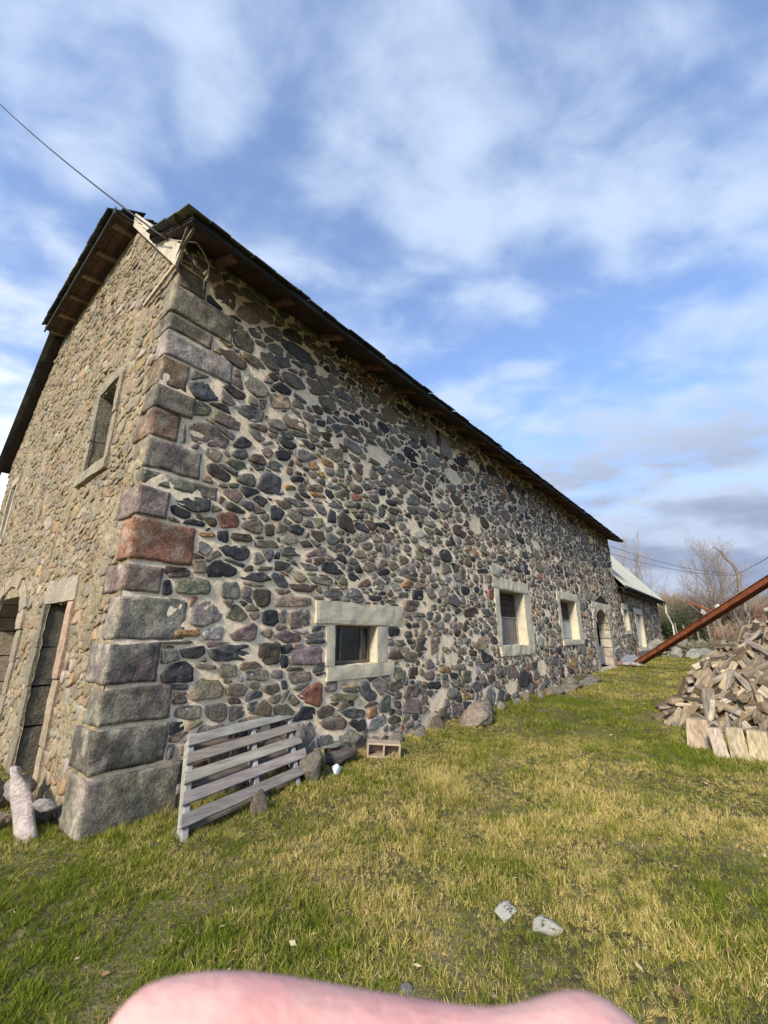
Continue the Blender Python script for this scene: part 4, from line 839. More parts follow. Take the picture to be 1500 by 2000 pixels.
for kk in range(21):
    wood, bark = LOGC[kk % 7]; wood = tuple(x*.88 for x in wood); ln = rnd.uniform(.48, .68); r = rnd.uniform(.06, .115); typ = kk % 3; q = MB(); n = 8
    if typ == 0: sec = [(0, 0)]+[(r*1.25*math.cos(a), r*1.25*math.sin(a)) for a in (-.5, -.17, .17, .5)]     # thin wedge
    elif typ == 1: sec = [(-r*.1, 0)]+[(r*1.1*math.cos(a), r*1.1*math.sin(a)) for a in (-.85, -.45, 0, .45, .85)]
    else: sec = [(-r*.5, -r*.5), (r*.6, -r*.55), (r*.75, .0), (r*.55, r*.5), (-r*.45, r*.55)]                 # split billet
    m_ = len(sec); cx_ = sum(a for a, b in sec)/m_; cy_ = sum(b for a, b in sec)/m_; sec = [(a-cx_, b-cy_) for a, b in sec]
    rings = []
    for i in range(n+1):
        f_ = i/n; tw = rnd.uniform(-.02, .02)+.15*(f_-.5); sc = 1+.10*noise.noise(Vector((f_*3, kk, 0)))
        bx, by_ = .012*noise.noise(Vector((f_*2.5, kk, 5))), .012*noise.noise(Vector((f_*2.5, kk, 8)))
        rings.append([((f_-.5)*ln+(.012*noise.noise(Vector((j*3., kk, i > 0))) if i in (0, n) else 0), bx+sc*(a*math.cos(tw)-b*math.sin(tw))*(1+.05*noise.noise(Vector((i*1.7, j*2.1, kk)))), by_+sc*(a*math.sin(tw)+b*math.cos(tw))*(1+.05*noise.noise(Vector((i*1.7, j*2.1, kk+9))))) for j, (a, b) in enumerate(sec)])
    for j in range(m_):
        j2 = (j+1) % m_
        isbark = (1 <= j < m_-1) if typ < 2 else (j in (1, 2, 3) if kk % 2 else j in (1, 2)); vs = []; 
        for rg in rings: vs += [rg[j], rg[j2]]
        q.add(vs, [(2*i, 2*i+1, 2*i+3, 2*i+2) for i in range(n)], bark if isbark else (lambda k_: tuple(x*k_ for x in wood))(rnd.uniform(.78, 1.02)))
    q.add(rings[0], [tuple(range(m_-1, -1, -1))], tuple(x*.85 for x in wood)); q.add(rings[-1], [tuple(range(m_))], tuple(x*.85 for x in wood))
    me = q.mesh('firewood_log'); me.materials.append(M_WOODC); logm.append(me)
LN = {0: 'tan split', 1: 'brown split', 2: 'pale grey split', 3: 'dark brown split', 4: 'yellowish split', 5: 'mossy brown split', 6: 'whitish split'}
random.seed(5); placed = []; cnt = 0; tries = 0
while cnt < 288 and tries < 60000:
    tries += 1
    a = random.uniform(0, 2*math.pi); rr = math.sqrt(random.random())*.99; x = HC[0]+HRX*rr*math.cos(a); y = HC[1]+HRY*rr*math.sin(a)
    if y > HC[1]+.5: continue                                            # the far side cannot be seen
    if x > y*.98+.35: continue
    lay_ = random.choice((0, 0, 1)); z = heap(x, y)
    if any((x-p[0])**2+(y-p[1])**2+(z-p[2])**2 < (.150 if lay_ == 0 else .14)**2 and lay_ == p[3] for p in placed): continue
    e_ = .05; gx_, gy_ = (heap(x+e_, y)-heap(x-e_, y))/(2*e_), (heap(x, y+e_)-heap(x, y-e_))/(2*e_); nrm = Vector((-gx_, -gy_, 1)).normalized()
    down = Vector((-gx_, -gy_, -(gx_*gx_+gy_*gy_))).normalized() if abs(gx_)+abs(gy_) > .01 else Vector((1, 0, 0)); side = nrm.cross(down)
    an = random.gauss(math.pi/2 if random.random() < .25 else .25, .55); dr_ = (down*math.cos(an)+side*math.sin(an)+nrm*random.gauss(.08, .30)).normalized()
    s2 = dr_.cross(nrm).normalized(); u2 = s2.cross(dr_); R = Matrix((dr_, s2, u2)).transposed().to_4x4() @ Matrix.Rotation(random.uniform(0, 6.28), 4, 'X')
    kk = random.randrange(21); o = D.objects.new('firewood_log', logm[kk]); COL.objects.link(o)
    o.matrix_world = Matrix.Translation(Vector((x, y, z-(.0 if lay_ == 0 else .09)))+nrm*.03) @ R @ Matrix.Scale(random.uniform(.85, 1.12), 4)
    hz_ = (z-gz(x, y))/HH; xr = x/y; pos = ('low', 'halfway up', 'high')[min(2, int(hz_*3))]+' '+('at the left end', 'on the left slope', 'left of centre', 'at the right')[0 if xr < .74 else 1 if xr < .81 else 2 if xr < .88 else 3]
    tag(o, LN[kk % 7]+(' wedge', ' quarter', ' billet')[kk % 3]+' '+pos+' of the firewood heap', 'log', 'split logs in the firewood heap'); placed.append((x, y, z, lay_)); cnt += 1
rnd = random.Random(21); q = MB()
for k in range(5200):                               # loose bark flakes and chips
    a = rnd.uniform(0, 6.28); rr = math.sqrt(rnd.random())*1.03; x = HC[0]+HRX*rr*math.cos(a); y = HC[1]+HRY*rr*math.sin(a)
    if y > HC[1]+.6 or x > y+.4: continue
    c = Vector((x, y, heap(x, y)+rnd.uniform(-.09, .03))); d1 = Vector((rnd.gauss(0, 1), rnd.gauss(0, 1), rnd.gauss(0, .5))).normalized()*rnd.uniform(.015, .07); d2 = d1.cross(Vector((rnd.gauss(0, .4), rnd.gauss(0, .4), 1))).normalized()*rnd.uniform(.008, .022)
    q.add([tuple(c-d1-d2), tuple(c+d1-d2*.6), tuple(c+d1*.8+d2), tuple(c-d1*.9+d2*.8)], [(0, 1, 2, 3)], shade(rnd.choice(((.34, .24, .14), (.22, .15, .09), (.44, .34, .22), (.13, .09, .06))), .2))
tag(q.build('bark_chips', M_WOODC, None), 'loose bark flakes and wood chips over the firewood heap', None, None, 'stuff')
# standing billets along the front of the heap: (x, y, width, height, lean, colour, label)
UPR = ((4.40, 6.50, .27, .42, .10, (.36, .28, .20), 'broad tan log standing on end, leftmost of the upright four'),
       (4.38, 6.04, .16, .38, -.10, (.44, .37, .30), 'narrow pale log standing on end, second from the left'),
       (4.53, 5.94, .19, .40, -.02, (.36, .30, .21), 'olive tan log standing on end, third from the left'),
       (4.72, 5.87, .21, .38, .06, (.43, .36, .23), 'yellowish log standing on end, rightmost of the upright four'))
for i, (x, y, w_, h_, ln_, c, lb) in enumerate(UPR):
    q = MB(); ang = math.atan2(y, x)-math.pi/2; s_ = Vector((math.cos(ang), math.sin(ang), 0)); d_ = Vector((-s_.y, s_.x, 0)); base = Vector((x, y, gz(x, y)-.03)); up_ = (Vector((0, 0, 1))+d_*.28+s_*ln_).normalized()
    n = 6; vs = []; sec = [(-.5, 0), (.5, 0), (.42, .55), (0, .75), (-.4, .5)]
    for k in range(n+1):
        f_ = k/n
        for j, (a, b) in enumerate(sec):
            nn = .05*noise.noise(Vector((k*.9, j*2.2, i*5))); vs.append(tuple(base+up_*h_*(f_+(.05*noise.noise(Vector((j*1.3, i, 2))) if k in (0, n) else 0))+s_*w_*(a*(1+nn)*(1-.06*f_))+d_*w_*b*.8))
    q.add(vs, [(k*5+j, k*5+(j+1) % 5, (k+1)*5+(j+1) % 5, (k+1)*5+j) for k in range(n) for j in range(5)]+[tuple(range(n*5, n*5+5)), (4, 3, 2, 1, 0)], c)
    tag(q.build('firewood_log', M_WOODU, None), lb, 'log', 'upright logs before the firewood heap')
# ================================================================== cables
cbl = MB(); a = Vector(GW(.05, .16, 6.02)); b = Vector((-8.6, 6.2, 12.9)); pts = []
for k in range(25):
    f_ = k/24; p = a.lerp(b, f_); p.z -= .30*4*f_*(1-f_)*.3; pts.append(tuple(p))
cbl.tube(pts, .011, 6)
tag(cbl.build('overhead_cable', M_CABLE, None, smooth=True), 'thin dark cable running from the barn corner up over the roof end', 'cable')
wc = empty('cable_fixing', B(.2, .12, 5.7), 'white cable tail and insulator hanging from the barn corner eave', 'cable')
part('cable_tail', M_WCABLE, lambda q: q.tube([GW(.0, .14, 6.0), B(.06, .22, 5.98), B(.16, .20, 5.94), B(.27, .14, 5.88), B(.30, .10, 5.76), B(.27, .08, 5.66), B(.28, .07, 5.56)], .008, 6), wc)
part('insulator', M_WCABLE, lambda q: q.tube([B(.28, .04, 5.80), B(.28, .12, 5.80)], .022, 8), wc)
for i, (z0, y1) in enumerate(((5.72, 1116), (5.35, 1120))):
    q = MB(); a = Vector(B(LEN+.02, .05, z0)); b = Vector((20.34, 24.0, 4.92-.08*i)); pts = []
    for k in range(17):
        f_ = k/16; p = a.lerp(b, f_); p.z -= .28*4*f_*(1-f_); pts.append(tuple(p))
    q.tube(pts, .010, 5); tag(q.build('overhead_cable', M_CABLE, None), ('upper dark cable from the far barn end to the crooked pole', 'lower dark cable from the far barn end to the crooked pole')[i], 'cable')
q = MB(); q.tube([(20.34, 24.0, 4.9), (17.6, 20.0, 4.62), (14.9, 16.0, 4.40), (9.6, 8.2, 4.6)], .012, 5); tag(q.build('overhead_cable', M_CABLE, None), 'dark cable from the crooked pole rising to the right edge', 'cable')
q = MB(); q.tube([(20.34, 24, .2), (20.24, 24, 1.6), (20.46, 24, 2.6), (20.32, 24, 3.9), (20.48, 24, 4.9), (20.30, 24.02, 5.5), (20.02, 24.05, 5.85), (19.88, 24.1, 6.25), (19.5, 24.1, 6.55)], [.13, .11, .12, .09, .10, .07, .08, .055, .04], 8, (.33, .27, .22))
po = empty('crooked_pole', (20.34, 24, .2), 'crooked broken trunk used as a cable pole behind the firewood', 'pole'); q.build('trunk', M_BARK, po, smooth=True)
q = MB(); rnd = random.Random(8)
for k in range(260):
    z = rnd.uniform(.3, 4.2)*rnd.random()**.4; a = rnd.uniform(0, 6.28); r_ = .14+rnd.random()*.10; c = Vector((20.36+r_*math.cos(a), 24+r_*math.sin(a), z+.2)); d1 = Vector((rnd.uniform(-1, 1), rnd.uniform(-1, 1), rnd.uniform(-1, 1))).normalized()*.07; d2 = d1.orthogonal().normalized()*.05
    q.add([tuple(c-d1), tuple(c+d2), tuple(c+d1), tuple(c-d2)], [(0, 1, 2, 3)], shade((.05, .06, .025), .3))
q.build('ivy', M_TWIG, po)
# ================================================================== trees, shrubs, hedge, field wall, fence posts
def limb(q, p, d, ln, r, lvl, rnd, col, maxl, spread=.55):
    n = 3 if lvl < 2 else 2; pts = [p.copy()]; rs = [r]
    for k in range(n):
        d = (d+Vector((rnd.gauss(0, .10), rnd.gauss(0, .10), rnd.gauss(.04, .06)))).normalized(); pts.append(pts[-1]+d*ln/n); rs.append(r*(1-.45*(k+1)/n))
    q.tube(pts, rs, 6 if lvl == 0 else 4 if lvl < 3 else 3, col, cap=False)
    if lvl >= maxl: return
    m_ = rnd.choice((3, 4)) if lvl < maxl-1 else 5
    for k in range(m_):
        f_ = rnd.uniform(.35, 1.0) if k else 1.0; i = min(n-1, int(f_*n)); p2 = pts[i].lerp(pts[i+1], f_*n-i) if f_ < 1 else pts[-1]
        s_ = d.orthogonal().normalized(); s_.rotate(Matrix.Rotation(rnd.uniform(0, 6.28), 3, d)); d2 = (d+s_*rnd.uniform(.3, 1)*spread*1.3+Vector((0, 0, .18))).normalized()
        limb(q, p2, d2, ln*rnd.uniform(.6, .82), max(.0055, r*.5), lvl+1, rnd, col, maxl, spread)
def bare_tree(x, y, h, seed, label, stems=1, maxl=5, col=(.30, .26, .25), spread=.55):
    z0 = gz(x, y); t = empty('bare_tree', (x, y, z0), label, 'tree', 'bare winter trees beyond the field'); rnd = random.Random(seed); tr = MB(); cr = MB()
    for s_ in range(stems):
        a = rnd.uniform(0, 6.28); d = Vector((.22*math.cos(a)*(stems > 1), .22*math.sin(a)*(stems > 1), 1)).normalized(); p = Vector((x, y, z0-.1)); r = h*.013; pts = [p.copy()]; rs = [r]
        for k in range(7):
            d = (d+Vector((rnd.gauss(0, .05), rnd.gauss(0, .05), .03))).normalized(); p = p+d*h*.11; pts.append(p.copy()); rs.append(r*(1-.85*(k+1)/7))
        tr.tube(pts, rs, 8, col, cap=False)
        for k in range(15):
            f_ = .20+.80*(k+.5)/15; i = min(6, int(f_*7)); p2 = pts[i].lerp(pts[i+1], f_*7-i); an = rnd.uniform(0, 6.28); d2 = Vector((math.cos(an)*.75*spread*1.6, math.sin(an)*.75*spread*1.6, .85)).normalized()
            limb(cr, p2, d2, h*.20*(1.15-f_*.55), r*.30*(1.1-f_*.6), 1, rnd, col, maxl-1, spread)
    tr.build('trunk', M_BARK, t, smooth=True); cr.build('crown', M_TWIG, t)
def at(px, Y): 
    r = (px-750); fx = 810*PC-(1000-1230)*PS; k = Y/fx; return r*k, Y
x, y = at(1263, 46); bare_tree(x, y, 12.6, 3, 'slender pale bare tree rising above the annex roof', 2, 5, (.27, .24, .235), .42)
x, y = at(1395, 44); bare_tree(x, y, 12.0, 5, 'broad bare tree left of the crooked pole', 3, 5, (.25, .215, .20), .60)
x, y = at(1462, 46); bare_tree(x, y, 9.0, 9, 'bare tree right of the crooked pole', 2, 5, (.25, .215, .20), .55)
x, y = at(1330, 62); bare_tree(x, y, 8.5, 12, 'small distant bare tree between the annex and the broad tree', 2, 4, (.27, .24, .23), .5)
def shrub(name, x, y, rx, ry, h, n, col, label, seed, leaf=.0, group=None, lw=.02):
    z0 = gz(x, y); t = empty(name, (x, y, z0), label, 'shrub', group); rnd = random.Random(seed); q = MB()
    for k in range(n):
        a = rnd.uniform(0, 6.28); r_ = math.sqrt(rnd.random())*.75; b = Vector((x+rx*r_*math.cos(a), y+ry*r_*math.sin(a), z0+h*rnd.random()**1.3*.75*(1-.5*r_)))
        d = Vector((rnd.gauss(0, .45)+.5*math.cos(a)*r_, rnd.gauss(0, .45)+.5*math.sin(a)*r_, rnd.uniform(.2, 1))).normalized(); ln = h*rnd.uniform(.15, .42); c = shade(col, .3); p = b.copy()
        for s_ in range(2):
            d2 = (d+Vector((rnd.gauss(0, .2), rnd.gauss(0, .2), rnd.gauss(0, .15)))).normalized(); p2 = p+d2*ln/2; w_ = lw*(1-.4*s_); sd_ = d2.cross(Vector((rnd.uniform(-1, 1), rnd.uniform(-1, 1), .3))).normalized()*w_
            q.add([tuple(p-sd_), tuple(p+sd_), tuple(p2+sd_*.6), tuple(p2-sd_*.6)], [(0, 1, 2, 3)], c); p = p2
        if leaf:
            for s_ in range(3):
                c_ = b+d*ln*rnd.random()+Vector((rnd.gauss(0, .06), rnd.gauss(0, .06), rnd.gauss(0, .06))); d1 = Vector((rnd.gauss(0, 1), rnd.gauss(0, 1), rnd.gauss(0, 1))).normalized()*leaf; d3 = d1.orthogonal().normalized()*leaf*.6
                q.add([tuple(c_-d1), tuple(c_+d3), tuple(c_+d1), tuple(c_-d3)], [(0, 1, 2, 3)], shade(col, .35))
    q.build('foliage', M_TWIG, t)
    st = MB(); rnd = random.Random(seed+1)
    for k in range(5): st.tube([(x+rnd.uniform(-.3, .3)*rx*.4, y, z0-.05), (x+rnd.uniform(-.5, .5)*rx, y+rnd.uniform(-.3, .3)*ry, z0+h*.5)], [.04, .02], 5, col)
    st.build('stem', M_BARK, t)
x, y = at(1325, 33); shrub('evergreen_shrub', x, y, 2.3, 1.6, 3.1, 3600, (.045, .058, .025), 'dark evergreen shrub beside the annex end', 31, leaf=.09, lw=.012)
HG = [(1300, 52, 4.5, 4.6, 0), (1335, 56, 5, 5.2, 1), (1372, 50, 4.5, 4.6, 2), (1412, 54, 5, 4.9, 0), (1455, 49, 4.5, 4.3, 1), (1500, 52, 5, 4.8, 2), (1555, 50, 5, 4.6, 0), (1615, 48, 5, 4.2, 1), (1345, 40, 3, 2.3, 2), (1400, 38, 3, 2.0, 1), (1470, 38, 3.2, 2.6, 0), (1530, 37, 3.4, 2.4, 2), (1265, 60, 5, 5.5, 1), (1225, 66, 6, 6, 0)]
hl = ('brown leafless thicket in the hedge beyond the field', 'reddish brown leafless thicket in the far hedge', 'grey brown bramble thicket in the far hedge')
for i, (px, Y, rx, h, c) in enumerate(HG):
    x, y = at(px, Y); shrub('thicket', x, y, rx, 2.2, h*(1.55 if Y > 45 else 1.15), 4200, ((.25, .20, .14), (.29, .19, .14), (.21, .19, .13))[c], hl[c], 100+i, group='thickets of the far hedge', lw=.03)
# field wall of loose stones and posts
rnd = random.Random(12); fw = empty('field_wall', (17, 26, .3), 'low tumbled dry stone wall across the end of the grass', 'wall'); rest = MB(); pr_ = []
for kk in range(6):
    o_ = rock('stone', (0, 0, 0), (1, 1, 1), 'x', seed=200+kk, col=shade((.22, .21, .18), .3), sub=2); pr_.append(o_.data); D.objects.remove(o_)
for k in range(150):
    f_ = rnd.random(); cx_, cy_ = 14.2+(26-14.2)*f_, 25.0+(26.5-25.0)*f_; s_ = rnd.uniform(.14, .34); lv = rnd.random(); xx, yy = cx_+rnd.gauss(0, .15), cy_+rnd.gauss(0, .22)
    o_ = D.objects.new('stone', pr_[k % 6]); COL.objects.link(o_); o_.parent = fw; o_.matrix_parent_inverse = wmat(fw).inverted()
    o_.location = (xx, yy, gz(xx, yy)+lv*.85); o_.scale = (s_*1.3, s_, s_*.8); o_.rotation_euler = (rnd.uniform(-.3, .3), rnd.uniform(-.3, .3), rnd.uniform(0, 6))
rnd = random.Random(4)
for k, (px, Y, h) in enumerate(((1322, 28, 1.5), (1338, 28, 1.4), (1362, 27.5, 1.5), (1385, 27, 1.4), (1412, 26, 1.5), (1448, 26, 1.5))):
    x, y = at(px, Y); q = MB(); q.tube([(x, y, gz(x, y)-.1), (x+rnd.uniform(-.1, .1), y, gz(x, y)+h+.5)], [.06, .045], 7, (.33, .31, .28))
    tag(q.build('fence_post', M_BARK, None, smooth=True), 'weathered grey fence post behind the low stone wall', 'fence post', 'fence posts behind the stone wall')
for k, (px, Y) in enumerate(((1345, 24.3), (1372, 24.2), (1395, 24.0), (1310, 24.4), (1425, 24))):
    x, y = at(px, Y); rock('boulder', (x, y, gz(x, y)+.25), (.55-.06*k, .45, .38), ('large grey lichened boulder in the tumbled wall', 'rounded boulder right of the largest one in the wall', 'dark boulder near the right end of the tumbled wall', 'boulder by the annex end of the tumbled wall', 'boulder behind the firewood heap in the tumbled wall')[k], seed=90+k, col=(.24, .24, .21))
for k, (px, Y) in enumerate(((1330, 25.5), (1362, 25.4), (1390, 25.2), (1420, 25), (1300, 26.5))):
    x, y = at(px, Y); shrub('bramble', x, y, 1.2, .7, 1.2, 700, (.20, .18, .11), 'low tangled bramble growing over the tumbled stone wall', 300+k, leaf=.04, group='brambles on the stone wall', lw=.012)
# ================================================================== grass
M_GR = D.materials.new('grass_blades'); M_GR.use_nodes = True; t = M_GR.node_tree; t.nodes.clear(); l = t.links.new
o_ = N(t, 'ShaderNodeOutputMaterial'); at_ = N(t, 'ShaderNodeAttribute', attribute_name='col'); ge = N(t, 'ShaderNodeNewGeometry'); sp = N(t, 'ShaderNodeSeparateXYZ'); l(at_.outputs['Color'], sp.inputs[0])
def gn(s, lo, hi, off=0.0):
    a = N(t, 'ShaderNodeVectorMath', operation='ADD'); a.inputs[1].default_value = (off, off*.7, 0); l(ge.outputs['Position'], a.inputs[0])
    n_ = N(t, 'ShaderNodeTexNoise', i_Scale=s, i_Detail=3.0, i_Roughness=.6); l(a.outputs[0], n_.inputs['Vector']); r = N(t, 'ShaderNodeMapRange'); r.inputs[1].default_value = lo; r.inputs[2].default_value = hi; l(n_.outputs['Fac'], r.inputs[0]); return r.outputs[0]
sxy = N(t, 'ShaderNodeSeparateXYZ'); l(ge.outputs['Position'], sxy.inputs[0])
def blob(cx, cy, r0, r1):
    v_ = N(t, 'ShaderNodeVectorMath', operation='DISTANCE'); cc = N(t, 'ShaderNodeCombineXYZ'); l(sxy.outputs[0], cc.inputs[0]); l(sxy.outputs[1], cc.inputs[1]); l(cc.outputs[0], v_.inputs[0]); v_.inputs[1].default_value = (cx, cy, 0)
    r = N(t, 'ShaderNodeMapRange', interpolation_type='SMOOTHSTEP'); r.inputs[1].default_value = r0; r.inputs[2].default_value = r1; r.inputs[3].default_value = 1.0; r.inputs[4].default_value = 0.0; l(v_.outputs['Value'], r.inputs[0]); return r.outputs[0]
fac = wm(t, 'ADD', wm(t, 'MULTIPLY', gn(1.1, .38, .62), .5), wm(t, 'MULTIPLY', gn(6.0, .38, .62, 5.0), .5))
for (cx_, cy_, r0, r1, am) in ((-1.9, 2.0, .5, 2.4, -.60), (3.6, 9.6, .8, 3.2, -.45), (1.6, 4.6, .5, 2.8, .18), (-.3, 3.6, .3, 1.6, .15), (2.4, 2.6, .4, 1.6, -.12), (4.0, 6.6, .5, 1.5, -.25)):
    fac = wm(t, 'ADD', fac, wm(t, 'MULTIPLY', blob(cx_, cy_, r0, r1), am))
fac = wm(t, 'ADD', fac, wm(t, 'MULTIPLY', wm(t, 'SUBTRACT', sp.outputs[0], .60), 1.0)); cl_ = N(t, 'ShaderNodeMapRange', interpolation_type='SMOOTHSTEP'); cl_.inputs[1].default_value = .28; cl_.inputs[2].default_value = .78; l(fac, cl_.inputs[0])
g1 = N(t, 'ShaderNodeMix', data_type='RGBA'); g1.inputs[6].default_value = (.075, .125, .012, 1); g1.inputs[7].default_value = (.29, .315, .045, 1); l(sp.outputs[1], g1.inputs[0])
g2 = N(t, 'ShaderNodeMix', data_type='RGBA'); g2.inputs[6].default_value = (.46, .35, .11, 1); g2.inputs[7].default_value = (.85, .69, .32, 1); l(sp.outputs[1], g2.inputs[0])
g3 = N(t, 'ShaderNodeMix', data_type='RGBA'); l(cl_.outputs[0], g3.inputs[0]); l(g1.outputs[2], g3.inputs[6]); l(g2.outputs[2], g3.inputs[7])
df = N(t, 'ShaderNodeBsdfDiffuse'); tl_ = N(t, 'ShaderNodeBsdfTranslucent'); ms = N(t, 'ShaderNodeMixShader'); ms.inputs[0].default_value = .30
l(g3.outputs[2], df.inputs[0]); l(g3.outputs[2], tl_.inputs[0]); l(df.outputs[0], ms.inputs[1]); l(tl_.outputs[0], ms.inputs[2]); l(ms.outputs[0], o_.inputs[0])
def tuft(seed, nb, hmin, hmax, lean, w_, spread=.035):
    rnd = random.Random(seed); q = MB()
    for k in range(nb):
        a = rnd.uniform(0, 6.28); r_ = spread*math.sqrt(rnd.random()); p = Vector((r_*math.cos(a), r_*math.sin(a), -.005)); h = rnd.uniform(hmin, hmax); a2 = rnd.uniform(0, 6.28); ld = Vector((math.cos(a2), math.sin(a2), 0)); le = rnd.uniform(.2, 1)*lean; sd_ = Vector((-ld.y, ld.x, 0)); sd_.rotate(Matrix.Rotation(rnd.uniform(-.8, .8), 3, 'Z')); vs = []
        for i, f_ in enumerate((0, .4, .75, 1)):
            c = p+ld*min(le, 1.5)*h*f_**1.5+Vector((0, 0, h*max(.12*f_+.06, f_-.36*le*f_*f_)+.006)); ww = w_*(1, .85, .5, .0)[i]*rnd.uniform(.9, 1.1)
            vs += [tuple(c-sd_*ww), tuple(c+sd_*ww)] if f_ < 1 else [tuple(c)]
        q.add(vs, [(0, 1, 3, 2), (2, 3, 5, 4), (4, 5, 6)], (rnd.random(), rnd.random(), 0))
    me = q.mesh('grass_tuft'); me.materials.append(M_GR); return me
gcol = D.collections.new('tufts')
for i, a in enumerate(((1, 16, .025, .060, 1.0, .0024), (2, 16, .03, .07, .9, .0022), (3, 16, .02, .05, 1.3, .0026), (4, 12, .04, .085, .8, .0024), (5, 18, .02, .045, 1.4, .0026), (6, 10, .05, .09, 1.3, .0022), (7, 18, .03, .06, 2.2, .0026), (8, 16, .035, .07, 2.4, .0024), (9, 6, .07, .13, 1.0, .0022))):
    o_ = D.objects.new('tuft_%d' % i, tuft(*a)); gcol.objects.link(o_)
lcol = D.collections.new('long_tufts')
for i, a in enumerate(((11, 60, .12, .26, 1.0, .0022, .06), (12, 50, .10, .22, 1.1, .0022, .06))):
    o_ = D.objects.new('long_tuft_%d' % i, tuft(*a)); lcol.objects.link(o_)
def scatter(name, pts, scl, coll, label):
    me = D.meshes.new(name); me.from_pydata(pts, [], []); a = me.attributes.new('scl', 'FLOAT', 'POINT'); a.data.foreach_set('value', scl)
    o = D.objects.new(name, me); COL.objects.link(o); o['kind'] = 'stuff'; o['label'] = label
    g = D.node_groups.new(name+'_nodes', 'GeometryNodeTree'); g.interface.new_socket('Geometry', in_out='INPUT', socket_type='NodeSocketGeometry'); g.interface.new_socket('Geometry', in_out='OUTPUT', socket_type='NodeSocketGeometry')
    gi = N(g, 'NodeGroupInput'); go = N(g, 'NodeGroupOutput'); ip = N(g, 'GeometryNodeInstanceOnPoints'); ci = N(g, 'GeometryNodeCollectionInfo'); ci.inputs[0].default_value = coll; ci.inputs['Separate Children'].default_value = True; ci.inputs['Reset Children'].default_value = True
    ip.inputs['Pick Instance'].default_value = True; rv = N(g, 'FunctionNodeRandomValue', data_type='FLOAT_VECTOR'); rv.inputs[0].default_value = (-.5, -.5, 0); rv.inputs[1].default_value = (.5, .5, 6.283)
    na = N(g, 'GeometryNodeInputNamedAttribute', data_type='FLOAT'); na.inputs[0].default_value = 'scl'; k = g.links.new
    k(gi.outputs[0], ip.inputs['Points']); k(ci.outputs[0], ip.inputs['Instance']); k(rv.outputs[0], ip.inputs['Rotation']); k(na.outputs[0], ip.inputs['Scale']); k(ip.outputs[0], go.inputs[0])
    m = o.modifiers.new('scatter', 'NODES'); m.node_group = g; return o
rnd = random.Random(77); pts = []; scl = []
BARE = [(-1.72, 3.70, .08), (3.05, 0, 0)]
def okp(x, y):
    u, v_ = UV(x, y)
    if -WID-.1 < v_ < .03 and 0-.04 < u < 34: return False
    if x > 4.3 and heap(x, y)-gz(x, y) > .12: return False
    for cx_, cy_, r_ in ((.70, 2.93, .05), (.885, 2.80, .055), (.1, 2.42, .035)):
        if (x-cx_)**2+(y-cy_)**2 < r_*r_: return False
    return True
def zone(x0, x1, y0, y1, dens, s0, s1, cond=lambda x, y: True):
    for _ in range(int((x1-x0)*(y1-y0)*dens)):
        x = rnd.uniform(x0, x1); y = rnd.uniform(y0, y1)
        if not cond(x, y): continue
        c = noise.noise(Vector((x*2.2, y*2.2, 7)))
        if c+.5*noise.noise(Vector((x*6, y*6, 3))) < -.28 and rnd.random() < .12: continue
        if not okp(x, y): continue
        pts.append((x, y, gz(x, y)-.004)); scl.append(.68*rnd.uniform(s0, s1)*max(.68, 1+.8*noise.noise(Vector((x*1.3, y*1.3, 2)))+.6*noise.noise(Vector((x*5, y*5, 1)))+.25*c))
zone(-4.2, 4.6, .9, 4.2, 1500, .75, 1.15)
zone(-5, 6.4, 4.2, 7.5, 720, .85, 1.3, lambda x, y: abs(x) < y*1.05)
zone(-6, 12, 7.5, 13, 230, 1.1, 1.7, lambda x, y: x < y*1.02 and x > -y)
zone(-2, 22, 13, 21, 90, 1.4, 2.2, lambda x, y: x < y*1.02)
zone(3, 34, 21, 34, 36, 1.8, 3.0, lambda x, y: x < y*1.02)
print('grass', len(pts))
scatter('grass', pts, scl, gcol, 'short mixed green and straw coloured winter grass')
pts = []; scl = []
for (x, y, s_, n_) in ((.62, 4.95, .9, 26), (.78, 4.55, .8, 12), (.45, 5.3, .7, 8), (-.35, 4.2, .5, 6), (1.2, 5.6, .5, 6), (2.6, 4.8, .45, 6), (3.9, 6.0, .6, 8), (4.4, 6.9, .6, 8), (-2.2, 3.2, .55, 8), (-1.2, 3.9, .5, 8)):
    for k in range(n_): xx, yy = x+rnd.gauss(0, .11), y+rnd.gauss(0, .09); pts.append((xx, yy, gz(xx, yy)-.01)); scl.append(s_*rnd.uniform(.6, 1.1))
for k in range(330):                                # rank grass along the wall foot
    u = rnd.uniform(.0, 20); v_ = abs(rnd.gauss(.10, .12))+.05; x, y, _ = B(u, v_, 0); pts.append((x, y, gz(x, y)-.01)); scl.append(rnd.uniform(.25, .6))
for k in range(60): u = rnd.uniform(.2, 5); x, y, _ = GW(u, .06+abs(rnd.gauss(0, .12)), 0); pts.append((x, y, gz(x, y)-.01)); scl.append(rnd.uniform(.25, .55))
scatter('long_grass', pts, scl, lcol, 'longer tufts of grass along the wall foot and in clumps')
q = MB(); rnd = random.Random(55)
